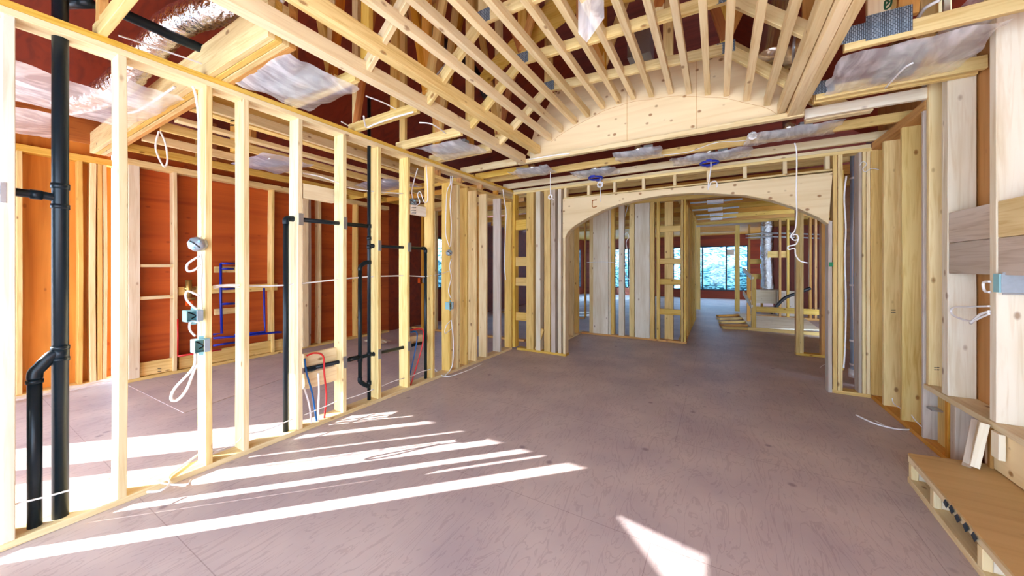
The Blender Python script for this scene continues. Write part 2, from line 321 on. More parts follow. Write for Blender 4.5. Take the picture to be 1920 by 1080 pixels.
# roof deck on its slopes, with the deck visible between the trusses
def roofz(x):
    if x < -2.4: return 3.05 + (x + 6.9) * 0.50
    if x < 0.2: return 5.3
    return max(3.05, 5.3 - (x - 0.2) * 0.80) if x < 3.0 else 3.06
xs = [-6.9, -3.2, -2.4, 0.2, 3.0, 4.7]
for i, (xa, xb) in enumerate(zip(xs, xs[1:])):
    ys = -1.3 if i == 0 else -2.2
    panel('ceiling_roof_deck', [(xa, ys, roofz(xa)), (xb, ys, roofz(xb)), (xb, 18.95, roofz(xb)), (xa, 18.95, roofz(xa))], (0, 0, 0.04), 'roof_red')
# gable of red sheathing seen beyond the vault
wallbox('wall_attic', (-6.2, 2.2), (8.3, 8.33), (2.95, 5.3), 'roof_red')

# window units
def window(n, axis, c, u0, u1, z0, z1, splits, label):
    P3 = lambda u, z: V(c, u, z) if axis == 'x' else V(u, c, z)
    o = bpy.data.objects.new('window_%d' % n, None); place(o, Matrix.Translation(P3(u0, z0))); meta(o, kind='structure')
    fw = 0.06
    def bar(a, b, nm): board(nm, P3(*a), P3(*b), fw, 0.08, 'frameblack', o, up=((0, 0, 1) if abs(a[0] - b[0]) > .01 else ((0, 1, 0) if axis == 'x' else (1, 0, 0))), wob=0)
    bar((u0, z0 + fw / 2), (u1, z0 + fw / 2), 'window_sill'); bar((u0, z1 - fw / 2), (u1, z1 - fw / 2), 'window_head')
    e = [u0 + fw / 2] + splits + [u1 - fw / 2]
    for k, u in enumerate(e): bar((u, z0 + fw), (u, z1 - fw), 'window_jamb' if k in (0, len(e) - 1) else 'mullion')
    for ua, ub in zip(e, e[1:]):
        d = V(0.008, 0, 0) if axis == 'x' else V(0, 0.008, 0)
        prism('pane', [P3(ua + fw / 2, z0 + fw), P3(ub - fw / 2, z0 + fw), P3(ub - fw / 2, z1 - fw), P3(ua + fw / 2, z1 - fw)], d, 'glass', o)
    return o
w1 = window(1, 'y', 18.74, -1.9, 1.18, 0.37, 2.43, [-1.1, -0.72 + .1, 0.33], 'far')
window(2, 'x', -6.42, 6.72, 8.3, 0.85, 2.24, [7.5], 'left')
window(3, 'y', 18.74, -6.0, -3.0, 0.37, 2.43, [-5.0, -4.0], 'far left')
window(4, 'x', -6.42, 13.0, 18.2, 0.37, 2.43, [14.3, 15.6, 16.9], 'left end')  # added window, lets extra sky light into the far rooms
st = prism('window_sticker', [PY(1362, 468, 18.73), PY(1377, 468, 18.73), PY(1377, 478, 18.73), PY(1362, 478, 18.73)], (0, -0.004, 0), 'greywood', w1)

# ================================================================ framing helpers
def plate(name, x, y, z, m, label, group=None, cat='plate'): return box(name, x, y, z, m, label=label, cat=cat, group=group)
LW = -3.08; LB = -3.22        # faces of the left partition
# ---- left partition: plates
plate('bottom_plate', (LB, LW), (0.1, 5.25), (0, 0.038), 'pale', 'pale bottom plate lying on the floor under the left partition studs')
plate('top_plate', (LB, LW), (-0.6, 5.41), (H - .076, H - .039), 'pale', 'lower of the two top plates along the left partition')
plate('top_plate', (LB, LW), (-0.6, 5.41), (H - .038, H), 'gold', 'upper of the two top plates along the left partition')
lw = [(.257, 'white', 'bare sunlit stud cut by the left edge of the photo'),
      (.647, 'pale', 'sunlit stud just right of the tall black drain pipe in the left partition'),
      (1.065, 'pine', 'partition stud carrying the round box and the teal switch boxes'),
      (1.287, 'pale', 'plain stud next right of the stud with the teal boxes, no pipe beside it'),
      (1.689, 'pale', 'partition stud crossed by the elbow of the left black riser'),
      (2.101, 'pine', 'partition stud at the right end of the short blocks behind the red and blue tubes'),
      (2.504, 'pine', 'partition stud just right of the paired black stack with the yoke'),
      (2.908, 'pine', 'knotty partition stud between the black stack and the second tube set'),
      (3.317, 'gold', 'partition stud just right of the rightmost black riser, full height')]
for y1, m, lb in lw:
    box('wall_stud', (LB, LW), (y1 - .038, y1), (.039, H - .077), m, label=lb, cat='stud', group='studs of the left partition')
# far part of the left partition sits under a lowered header
for i, (xr, m, lb) in enumerate([(847, 'gold', 'narrow golden stud holding the white cables and round box under the lowered header'),
                 (862, 'pine', 'golden stud with pencil marks right beside the cables and small teal box'),
                 (878, 'gold', 'slim stud alone between the cable studs and the broad pale pair'),
                 (895, 'pine', 'pine stud right of the slim one in the far half of the left partition'),
                 (914, 'pale', 'pinkish waney stud third from the corner in the left partition'),
                 (940, 'greywood', 'greyish stud second from the room corner in the left partition'),
                 (961, 'gold', 'golden corner stud where the left partition meets the arch wall')]):
    y1 = PX(xr, 500, LW).y
    box('wall_stud', (LB, LW), (y1 - .04, y1), (.039, 2.56), m, label=lb, cat='stud', group='studs of the left partition')
plate('door_header', (LB, LW), (3.33, 5.24), (2.561, 2.60), 'gold', 'lowered golden header plate in the far half of the left partition', cat='header')
for i, y in enumerate((3.45, 3.9, 4.4, 4.85)):
    box('cripple_stud', (LB, LB + .09), (y, y + .038), (2.601, H - .077), 'amber', label='short amber cripple over the lowered header of the left partition, %s from the camera' % ORD[i], cat='stud', group='cripples over the lowered header')
# blocks nailed between the studs of the left partition
for k, (px0, px1, pt, pb, m, lb) in enumerate([(569, 626, 349, 376, 'pale', 'blank block nailed high between two studs above the black pipe run'),
        (771, 799, 386, 404, 'white', 'stamped pale block high between studs left of the round box cables'),
        (571, 632, 658, 683, 'pale', 'upper short block behind the red and blue tubes near the floor'),
        (571, 632, 694, 722, 'pale', 'lower short block behind the red and blue tubes near the floor'),
        (769, 792, 630, 645, 'pale', 'small block behind the far pair of red and blue tubes')]):
    bx_ = LB + .04 if k > 1 else LW - .002; a = PX(px0, (pt + pb) / 2, bx_); b = PX(px1, (pt + pb) / 2, bx_); zt = PX((px0 + px1) / 2, pt, bx_).z; zb = PX((px0 + px1) / 2, pb, bx_).z
    box('blocking', (bx_ - .04, bx_), (a.y, b.y), (zb, zt), m, label=lb, cat='block')

# ---- left room outside walls: studs
plate('bottom_plate', (-6.69, -6.55), (-.9, 1.26), (0, .038), 'gold', 'bottom plate of the orange sheathed wall at far left')
plate('top_plate', (-6.69, -6.55), (-.9, 1.4), (H - .076, H), 'gold', 'double top plate of the orange sheathed wall at far left', cat='plate')
plate('bottom_plate', (-6.40, -6.26), (1.3, 5.3), (0, .038), 'pine', 'bottom plate of the red sheathed wall behind the left partition')
plate('top_plate', (-6.40, -6.26), (1.3, 5.3), (H - .076, H), 'pine', 'double top plate of the red sheathed wall behind the left partition')
for i, (xr, m, wd, lb) in enumerate([(42, 'pine', .038, 'stud on the orange wall left of the tall black pipe'),
        (155, 'gold', .038, 'stud on the orange wall just right of the tall black pipe'),
        (181, 'pale', .05, 'waney left stud of the triple cluster in the orange corner'),
        (192, 'gold', .038, 'golden middle stud of the triple cluster in the orange corner'),
        (200, 'pale', .03, 'slim right stud of the triple cluster in the orange corner')]):
    y1 = PX(xr, 600, -6.55).y
    box('wall_stud', (-6.69, -6.55), (y1 - wd, y1), (.039, H - .077), m, label=lb, cat='stud')
for i, (xr, m, wd, lb) in enumerate([(262, 'white', .10, 'broad pale stud at the start of the red sheathed wall'),
        (332, 'pale', .038, 'stud on the red wall closing the small framed niche'),
        (515, 'pine', .038, 'stud on the red wall behind the left black riser'),
        (583, 'greywood', .06, 'greyish stud at the end of the red wall beside the dark recess'),
        (602, 'pale', .038, 'slim pale stud on the red wall right of the greyish one'),
        (672, 'gold', .04, 'stud on the red wall seen behind the paired black stack')]):
    y1 = PX(xr, 600, -6.26).y
    box('wall_stud', (-6.40, -6.26), (y1 - wd, y1), (.039, H - .077), m, label=lb, cat='stud')
box('wall_stud', (-6.30, -6.20), (3.40, 3.50), (.039, H - .077), 'pale', label='pale stud standing forward of the red wall left of the dark recess', cat='stud')
for k, (pa, pb_, lb) in enumerate([((248, 498), (327, 498), 'thin ledge board closing the top of the small framed niche'), ((250, 560), (327, 560), 'thin ledge board under the small framed niche')]):
    a = PX(*pa, -6.30); b = PX(*pb_, -6.30)
    box('blocking', (-6.39, -6.27), (a.y, b.y), (a.z - .02, a.z + .02), 'pale', label=lb, cat='block')
for k, (xa, xb, yt, yb, lb) in enumerate([(403, 455, 500, 511, 'uppermost backing board for the blue pipes on the red wall'), (335, 520, 535, 549, 'middle long backing board for the blue pipes on the red wall'),
        (403, 445, 578, 589, 'lowest backing board for the blue pipes on the red wall'), (262, 330, 682, 706, 'stamped kick board under the niche at the foot of the red wall'), (336, 530, 652, 675, 'long kick board at the foot of the red wall')]):
    a = PX(xa, (yt + yb) / 2, -6.3); b = PX(xb, (yt + yb) / 2, -6.3); xm = (xa + xb) / 2
    zt = PX(xm, yt, -6.3).z; zb = PX(xm, yb, -6.3).z
    if k >= 3: zb, zt = .045, .045 + (zt - zb)
    box('backing_board', (-6.335, -6.298), (a.y, b.y), (zb, zt), 'pine', label=lb, cat='board')
# middle partitions glimpsed through the left room
for i, (x, y, m) in enumerate([(-5.9, 5.9, 'amber'), (-5.5, 5.9, 'pine'), (-5.1, 5.9, 'gold'), (-4.7, 5.9, 'pine'), (-4.3, 5.9, 'amber'), (-3.9, 5.9, 'pine'), (-3.5, 5.9, 'gold'), (PY(729, 586, 5.9).x + .02, 5.9, 'gold'), (PY(790, 526, 5.9).x + .02, 5.9, 'amber'),
                               (-5.6, 9.4, 'amber'), (-5.0, 9.4, 'amber'), (-4.4, 9.4, 'amber'), (-3.8, 9.4, 'amber'), (-3.2, 9.4, 'amber')]):
    box('wall_stud', (x, x + .038), (y, y + .089), (.039, H - .077), m, label='stud of the %s cross wall beyond the left room, %s from the left' % ('nearer' if i < 9 else 'farther', (['first', 'second', 'fourth', 'sixth', 'seventh', 'eighth', 'ninth', 'third', 'fifth'] + ORD)[i]), cat='stud', group='studs beyond the left room')
for y, nm in ((5.9, 'nearer'), (9.4, 'farther')):
    plate('top_plate', (-6.2, -3.2), (y, y + .089), (H - .076, H), 'amber', 'top plate of the %s cross wall beyond the left room' % nm)
    plate('bottom_plate', (-6.2, -3.2), (y, y + .089), (0, .038), 'amber', 'bottom plate of the %s cross wall beyond the left room' % nm)

# ---- arch wall
AY = 5.27; AB = 5.41
plate('bottom_plate', (-3.0, -2.10), (AY, AB), (0, .038), 'gold', 'short bottom plate left of the arch')
plate('bottom_plate', (1.12, 1.437), (AY, AB), (0, .038), 'gold', 'short bottom plate right of the arch')
plate('top_plate', (-3.07, 1.437), (AY, AB), (H - .076, H - .039), 'pine', 'lower top plate running over the arch')
plate('top_plate', (-3.07, 1.437), (AY, AB), (H - .038, H), 'pale', 'upper top plate running over the arch')
for i, (xl, xr, m, lb) in enumerate([(961, 965, 'gold', 'corner stud of the arch wall against the left partition'), (987, 1000, 'gold', 'golden stud at the right of the small blocks by the corner'),
        (1004, 1013, 'white', 'white stud in the bay left of the arch'), (1020, 1031, 'gold', 'dotted golden stud in the bay left of the arch'), (1033, 1041, 'greywood', 'greyish stud just left of the arch jamb'), (1046, 1052, 'white', 'pale outer jamb stud on the left side of the arch')]):
    a = PY(xl, 500, AY); b = PY(xr, 500, AY)
    box('wall_stud', (a.x, b.x), (AY, AB), (.039, H - .077), m, label=lb, cat='stud')
box('arch_jamb', (-2.145, -2.105), (AY, AB), (.039, 2.0), 'pale', label='inner jamb stud on the left side carrying the foot of the arch', cat='stud')
box('arch_jamb', (1.085, 1.12), (AY, AB), (.0, 1.95), 'greywood', label='inner jamb stud on the right side carrying the foot of the arch', cat='stud')
for i, (y0, y1, lb) in enumerate([(413, 430, 'top'), (482, 499, 'second from the top'), (520, 536, 'second from the bottom'), (585, 602, 'bottom')]):
    a = PY(965, y0, AY + .04); b = PY(987, y1, AY + .04)
    box('blocking', (a.x + .005, b.x - .002), (AY + .04, AY + .078), (b.z, a.z), 'gold', label='golden block in the narrow bay at the room corner, %s' % lb, cat='block', group='corner bay blocks')
a = PY(1003, 652, AY - .02); b = PY(1016, 610, AY - .02)
board('scrap_board', V(a.x, AY + .03, .045), V(b.x, AY + .03, .40), .05, .038, 'gold', label='short offcut leaning between the studs left of the arch', cat='offcut', up=(1, 0, 0))
for i, (xl, xr, m, lb) in enumerate([(1562, 1570, 'gold', 'left ply of the golden post right of the arch'), (1571, 1580, 'pine', 'right ply of the golden post right of the arch')]):
    a = PY(xl, 500, AY); b = PY(xr, 500, AY)
    box('wall_stud', (a.x, b.x), (AY, AB), (.039, H - .077), m, label=lb, cat='stud')
for i, (xl, xr, m, lb) in enumerate([(1610, 1616, 'greywood', 'slim grey edge stud right of the grey pipe chase'), (1617, 1624, 'pine', 'stud at the right end of the arch wall'), (1625, 1632, 'pale', 'last pale stud of the arch wall against the right wall')]):
    a = PY(xl, 500, AY); b = PY(xr, 500, AY)
    box('wall_stud', (a.x, b.x), (AY, AB), (.039, H - .077), m, label=lb, cat='stud')
# the arch itself
arch_pts = [(-2.105, 1.90), (-2.06, 1.99), (-1.95, 2.08), (-1.747, 2.185), (-1.5, 2.29), (-1.25, 2.36), (-.96, 2.405), (-.62, 2.43), (-.28, 2.42), (-.036, 2.388), (.31, 2.325), (.578, 2.235), (.83, 2.11), (1.0, 2.0), (1.085, 1.92)]
ap = [V(x, 0, z) for x, z in arch_pts]; ap = smoothpath(ap, 4)
arch = thing('arched_header', 'plywood arch header spanning the wide opening to the next room', 'arch', (-.5, AY, 1.9))
ol = [V(p.x, AY - .012, p.z) for p in ap] + [V(1.12, AY - .012, 2.50), V(-2.145, AY - .012, 2.52), V(-2.145, AY - .012, 1.9)]
prism('face_panel', ol, (0, .012, 0), 'plywood', arch)
ol2 = [V(p.x, AB, p.z) for p in ap] + [V(1.085, AB, 2.50), V(-2.105, AB, 2.52)]
prism('back_panel', ol2, (0, .012, 0), 'plywood', arch)
for a_, b_ in zip(ap[::4], ap[4::4]):
    board('soffit_block', V(a_.x, AY + .001, a_.z + .02), V(b_.x, AY + .001, b_.z + .02), .038, .001, 'pale', arch) if False else None
    nrm = (b_ - a_).cross(V(0, 1, 0)).normalized(); nrm = nrm if nrm.z > 0 else -nrm
    prism('soffit_block', [V(a_.x, AY, a_.z), V(b_.x, AY, b_.z), V(b_.x, AY, b_.z) + nrm * .038, V(a_.x, AY, a_.z) + nrm * .038], (0, AB - AY, 0), 'pale', arch)
plate('header_plate', (-2.14, 1.12), (AY, AB), (2.522, 2.545), 'pine', 'level plate lying on top of the arch header', cat='plate')
for i, xp in enumerate((1060, 1103, 1152, 1206, 1265, 1328, 1397, 1472, 1552)):
    a = PY(xp, 350, AY)
    box('cripple_stud', (a.x - .02, a.x + .02), (AY, AY + .089), (2.546, H - .077), 'pale', label='short cripple over the arch, %s from the left' % ORD[i], cat='stud', group='cripples over the arch')

# ---- second room seen through the arch
BY = 7.27
plate('bottom_plate', (-2.54, -.50), (BY, BY + .14), (0, .038), 'amber', 'bottom plate under the board wall seen through the arch')
plate('top_plate', (-2.6, 2.0), (BY, BY + .14), (H - .076, H), 'gold', 'top plate over the board wall seen through the arch')
plate('top_plate', (-2.68, -2.54), (5.42, 7.27), (H - .076, H), 'gold', 'top plate of the short side wall through the arch on the left')
for i, y in enumerate((5.60, 6.0, 6.4, 6.8, 7.1)):
    box('wall_stud', (-2.68, -2.54), (y, y + .05), (.039, H - .077), ['greywood', 'pine', 'pale', 'pine', 'gold'][i], label='stud of the short side wall through the arch on the left, %s from the arch' % ORD[i], cat='stud', group='side wall studs through the arch')
plate('bottom_plate', (-2.68, -2.54), (5.42, 7.41), (0, .038), 'pine', 'bottom plate of the short side wall through the arch on the left')
for i, (xl, xr, m, dy, lb) in enumerate([(1105, 1112, 'pale', 0, 'slim stud left of the first broad white board through the arch'), (1112, 1140, 'white', .0, 'first broad white board through the arch with pencil marks'),
        (1141, 1145, 'white', 0, 'slim edge stud right of the first broad white board'), (1146, 1152, 'gold', .05, 'golden stud right of the first broad white board'), (1160, 1170, 'white', 0, 'white stud between the two window gaps through the arch'),
        (1180, 1189, 'pine', 0, 'pine stud left of the second broad white board'), (1190, 1218, 'white', 0, 'second broad white board through the arch'), (1219, 1227, 'gold', .0, 'golden stud right of the second broad white board'),
        (1231, 1237, 'gold', .0, 'left post of the ladder framed bay'), (1246, 1262, 'gold', .10, 'knotty middle post behind the rungs of the ladder framed bay'), (1277, 1281, 'gold', 0, 'right post of the ladder framed bay'), (1282, 1286, 'gold', -.02, 'end stud of the board wall beside the hallway')]):
    a = PY(xl, 500, BY + dy); b = PY(xr, 500, BY + dy)
    box('wall_stud', (a.x, b.x), (BY + dy, BY + dy + (.04 if xr - xl > 20 else .10)), (.039, H - .077), m, label=lb, cat='stud')
for i, y in enumerate((430, 490, 528, 584)):
    a = PY(1237, y, BY); b = PY(1277, y + 1.5, BY)
    box('blocking', (a.x + .002, b.x - .002), (BY - .001, BY + .037), (a.z - .055, a.z + .055), 'gold', label='horizontal rung in the ladder framed bay beside the hallway, %s from the top' % ORD[i], cat='block', group='ladder bay rungs')
# hallway side wall running away from the ladder bay
for i, y in enumerate((7.9, 8.3, 8.7, 9.1, 9.6, 10.2, 10.9)):
    box('wall_stud', (-.66, -.52), (y, y + .12), (.039, H - .077), 'gold', label='stud of the hallway side wall, %s behind the ladder bay' % ORD[i], cat='stud', group='hallway side wall studs')
plate('bottom_plate', (-.66, -.52), (7.42, 11.1), (0, .038), 'gold', 'bottom plate of the hallway side wall')
plate('top_plate', (-.66, -.52), (7.42, 11.1), (H - .076, H), 'gold', 'top plate of the hallway side wall')
# right side of the second room: opening posts
for i, (xl, xr, m, lb) in enumerate([(1493, 1500, 'gold', 'left ply of the free standing post seen under the arch near its right side'), (1500, 1507, 'pine', 'right ply of the free standing post seen under the arch near its right side'),
        (1540, 1547, 'amber', 'dark edge stud beside the arch right jamb in the next room'), (1547, 1552, 'gold', 'golden stud beside the arch right jamb in the next room')]):
    a = PY(xl, 600, 7.25); b = PY(xr, 600, 7.25)
    box('wall_stud', (a.x, b.x), (7.25, 7.39), (.039, H - .077), m, label=lb, cat='stud')
plate('bottom_plate', (1.10, 1.50), (7.25, 7.39), (0, .038), 'gold', 'short bottom plate under the free standing post through the arch')
# hallway far posts and header at Y 13.2
HYY = 13.2
for i, (xl, xr, m, lb) in enumerate([(1305, 1313, 'gold', 'left post of the far doorway before the big window'), (1378, 1387, 'gold', 'right post of the far doorway before the big window'), (1403, 1407, 'amber', 'left post of the far ladder framed column'), (1427, 1431, 'amber', 'right post of the far ladder framed column')]):
    a = PY(xl, 500, HYY); b = PY(xr, 500, HYY)
    box('wall_stud', (a.x, b.x), (HYY, HYY + .14), (.039, H - .0), m, label=lb, cat='stud')
a = PY(1312, 425, HYY); b = PY(1379, 425, HYY)
box('door_header', (a.x, b.x), (HYY, HYY + .12), (a.z - .2, H), 'amber', label='dark header over the far doorway before the big window', cat='header')
for i, y in enumerate((444, 490, 518, 551)):
    a = PY(1407, y, HYY); b = PY(1427, y, HYY)
    box('blocking', (a.x, b.x), (HYY, HYY + .04), (a.z - .08, a.z + .08), 'gold', label='rung of the far ladder framed column, %s from the top' % ORD[i], cat='block', group='far column rungs')
for i, xp in enumerate((1463, 1478, 1520, 1530)):
    a = PY(xp, 500, 12.2)
    box('wall_stud', (a.x - .025, a.x + .025), (12.2, 12.34), (.039, H), ['amber', 'gold', 'amber', 'amber'][i], label='slim far stud before the mechanical corner, %s from the left' % ORD[i], cat='stud', group='mechanical corner studs')
a = PY(1443, 477, 12.2); box('blocking', (PY(1440, 477, 12.2).x, PY(1476, 477, 12.2).x), (12.26, 12.3), (a.z - .09, a.z + .09), 'gold', label='horizontal block behind the foil duct in the mechanical corner', cat='block')
plate('bottom_plate', (PY(1400, 560, 12.2).x, 4.3), (12.2, 12.34), (0, .06), 'amber', 'far bottom plate before the mechanical corner')
# low guard frame round the stair
g = thing('guard_rail_frame', 'low unfinished guard frame beside the plywood sheet in the hallway', 'guard frame', tuple(PZ(1418, 620)))
gy = PZ(1418, 620).y
a = PY(1409, 560, gy); b = PY(1418, 560, gy)
box('post', (a.x, b.x), (gy, gy + .09), (.0, PY(1413, 517, gy).z), 'gold', g)
a = PY(1418, 579, gy); b = PY(1541, 592, gy)
box('rail', (a.x + .004, b.x), (gy + .01, gy + .05), (PY(1418, 585, gy).z, PY(1418, 575, gy).z), 'gold', g)
box('base_plate', (PY(1402, 620, gy).x, b.x), (gy - .06, gy - .004), (0, .07), 'gold', g)
for (p, q) in (((1394, 505, 11.3), (1413, 523, gy)), ((1394, 549, 11.3), (1411, 576, gy))):
    board('rail', PY(*p[:2], p[2]), PY(*q[:2], q[2]) - V(0.01, 0, 0), .10, .038, 'white', g)
a = PY(1404, 560, 10.8); box('post', (a.x - .04, a.x + .04), (10.8, 10.89), (0, PY(1404, 515, 10.8).z), 'amber', g)
# lumber on the floor
sheet = prism('plywood_sheet', [PZ(1384, 588, .05), PZ(1500, 590, .05), PZ(1538, 618, .05), PZ(1410, 614, .05)], (0, 0, -.03), 'white', label='pale plywood sheet lying flat behind the low guard frame', cat='sheet')
for i, (p, q) in enumerate([((1345, 592), (1385, 591)), ((1347, 598), (1390, 597)), ((1350, 604), (1395, 603)), ((1350, 609), (1400, 610)), ((1354, 614), (1404, 616))]):
    board('lumber_board', PZ(*p, .03) , PZ(*q, .03), .05, .10, ['amber', 'gold', 'gold', 'amber', 'gold'][i], label='loose board poking out from the lumber on the hallway floor, %s from the back' % ORD[i], cat='board', group='lumber stack boards')
# ================================================================ RIGHT WALL
RW = 1.437; RB = 1.57
def ywall(px): return PX(px, 600, RW).y
plate('bottom_plate', (RW, RB), (2.2, 5.25), (0, .038), 'amber', 'brown bottom plate along the right wall')
plate('top_plate', (RW, RB), (4.12, 5.25), (H - .078, H), 'amber', 'short top plates above the yellow boards of the right wall')
for i, (px, xb, m, z1, lb) in enumerate([(1633.5, 1.565, 'gold', H - .08, 'farthest yellow wide board of the right wall'), (1657, 1.565, 'pine', H - .08, 'middle yellow wide board of the right wall with stamps'), (1691, 1.565, 'pine', H - .08, 'nearest and widest yellow board of the right wall')]):
    y = ywall(px); box('wall_stud', (RW, xb), (y, y + .038), (.039, z1), m, label=lb, cat='stud')
for i, (px, xb, m, z0, z1, th, lb) in enumerate([(1731, 1.57, 'greywood', .039, 3.6, .03, 'grey edged stud between the yellow boards and the tall pale studs'), (1741, 1.56, 'pale', .492, 3.6, .04, 'tall pale stud at the far end of the window ledge'),
        (1770, 1.47, 'white', .492, 3.6, .03, 'slim white stud beside the broad one on the window ledge'), (1777, 1.575, 'white', .492, 3.0, .06, 'broad white stud standing on the window ledge left of the dark plywood strip'), (1868, 1.58, 'white', .492, 3.9, .06, 'nearest broad white stud on the window ledge behind the metal box')]):
    y = ywall(px); box('wall_stud', (RW, xb), (y, y + th), (z0, z1), m, label=lb, cat='stud')
plate('window_ledge', (RW - .012, 1.585), (1.9, 4.10), (.452, .49), 'pale', 'long window ledge plate along the near part of the right wall', cat='ledge')
plate('top_plate', (RW, RB), (3.34, 4.05), (3.01, 3.06), 'white', 'high grey plate over the broad white stud at upper right', cat='plate')
plate('top_plate', (RW, RB), (2.5, 3.26), (3.01, 3.06), 'white', 'nearest high plate at the upper right corner', cat='plate')
for i, (y0, y1, z0, z1, m, lb) in enumerate([(3.345, 3.785, 1.60, 1.815, 'greywood', 'upper weathered board between the broad white studs'), (3.345, 3.785, 1.378, 1.597, 'greywood', 'lower weathered board between the broad white studs'),
        (2.6, 3.27, 1.60, 1.815, 'pale', 'upper weathered board at the right edge above the metal box'), (2.6, 3.27, 1.378, 1.597, 'greywood', 'lower weathered board at the right edge above the metal box')]):
    box('backing_board', (RW + .004, RW + .042), (y0, y1), (z0, z1), m, label=lb, cat='board')
# below the ledge
box('wall_stud', (RW, 1.56), (3.79, 3.83), (.039, .451), 'amber', label='brown edged short stud under the window ledge', cat='stud')
box('wall_stud', (RW, 1.56), (3.70, 3.76), (.039, .451), 'greywood', label='short grey ribbed stud under the window ledge', cat='stud')
box('wall_stud', (RW + .05, 1.575), (3.46, 3.50), (.039, .451), 'white', label='short white stud behind the leaning offcuts under the ledge', cat='stud')
box('wall_stud', (RW, 1.56), (3.33, 3.36), (.039, .451), 'amber', label='brown short stud right of the leaning offcuts under the ledge', cat='stud')
box('backing_board', (RW - .03, RW - .002), (3.19, 3.26), (.30, .45), 'white', label='white cleat block hanging under the window ledge', cat='block')
box('kick_panel', (RW + .01, RW + .03), (1.9, 3.32), (.2, .45), 'plywood', label='pale plywood panel between bench top and window ledge', cat='panel')
board('offcut', PZ(1826, 874, .21), PX(1845, 793, 1.40), .038, .085, 'white', up=(-1, 0.3, 0), label='white two by four offcut leaning from the bench to the ledge', cat='offcut')
board('offcut', PZ(1813, 872, .21), PX(1829, 790, 1.425), .038, .05, 'greywood', up=(-1, 0.3, 0), label='grey offcut leaning behind the white one on the bench', cat='offcut')
sill = box('metal_strip', (1.44, 1.56), (4.02, 4.10), (.30, .315), 'galv', label='shiny metal strip lying across the low bay under the ledge', cat='strip')
box('backing_board', (1.50, 1.54), (3.84, 4.10), (.04, .44), 'gold', label='golden board closing the low bay under the ledge', cat='board')
# metal electrical box
eb = thing('junction_box', 'square galvanised electrical box with teal side at the right edge', 'electrical box', (1.44, 3.20, 1.36))
box('box_body', (1.428, 1.53), (3.212, 3.268), (1.275, 1.385), 'galvflat', eb, wob=0)
box('box_side', (1.420, 1.4275), (3.212, 3.268), (1.275, 1.385), 'tealbox', eb, wob=0)
for z in (1.27, 1.39): box('box_lip', (1.43, 1.528), (3.205, 3.211), (z - .006, z + .004), 'galv', eb, wob=0)
# bench platform
BX = 1.075
bn = thing('bench_platform', 'low plywood topped platform framed along the right wall', 'platform', (BX, 3.33, 0))
prism('top_sheet', [V(1.085, 3.33, .193), V(1.58, 3.42, .193), V(1.58, 1.5, .193), V(.98, 1.5, .193)], (0, 0, -.014), 'bench_ply', bn)
def bxf(y): return 1.085 - (3.33 - y) * .057
board('front_rail', V(bxf(3.33) + .02, 3.33, .157), V(bxf(1.5) + .02, 1.5, .157), .042, .036, 'pale', bn)
board('base_plate', V(bxf(3.33) + .05, 3.33, .019), V(bxf(1.5) + .05, 1.5, .019), .038, .10, 'pale', bn)
for i, px in enumerate((1709, 1748, 1836)):
    y = [3.29, 2.97, 2.47][i]
    x0 = bxf(y) + .005
    box('cross_block', (x0 + .035, x0 + .17), (y, y + .036), (.039, .135), 'white', bn)
    box('front_post', (x0, x0 + .034), (y - .002, y + .036), (.039, .135), 'pale', bn)
box('back_board', (1.28, 1.31), (1.6, 3.2), (.039, .135), 'rust', bn)
for i, (y, dz, ln) in enumerate([(2.80, .0, .05), (2.74, .004, .06), (2.68, -.004, .07), (2.60, 0, .07), (2.52, .002, .05)]):
    x0 = bxf(y) - .004
    board('ink_stroke', V(x0, y, .145 + dz), V(x0 - .0015, y - ln * .4, .172 + dz), .03, .003, 'ink', bn, up=(0, 1, 0), wob=0, ch=.0005)

# chase right of the arch with the grey pipe
gp = thing('grey_vent_pipe', 'tall grey plastic pipe standing in the bay right of the arch', 'pipe', tuple(PY(1604, 700, 6.0)))
cyl('pipe', V(PY(1604, 600, 6.0).x, 6.0, .14), V(PY(1604, 600, 6.0).x, 6.0, 2.9), .05, 'greypipe', gp)
for z in (.2, .5, 1.2, 2.55): cyl('white_strap', V(PY(1604, 600, 6.0).x, 6.0, z - .012), V(PY(1604, 600, 6.0).x, 6.0, z + .012), .056, 'cable', gp)
cyl('coupling', V(PY(1604, 600, 6.0).x, 6.0, .04), V(PY(1604, 600, 6.0).x, 6.0, .14), .065, 'cable', gp)
for i, (x, y) in enumerate(((1.45, 5.75), (1.60, 5.75), (1.86, 5.75), (1.45, 6.5))):
    box('wall_stud', (x, x + .05), (y, y + .12), (.0, H), ['amber', 'amber', 'gold', 'gold'][i], label='%s stud in the pipe bay right of the arch' % ['brown left', 'brown middle', 'golden right', 'golden rear'][i], cat='stud')

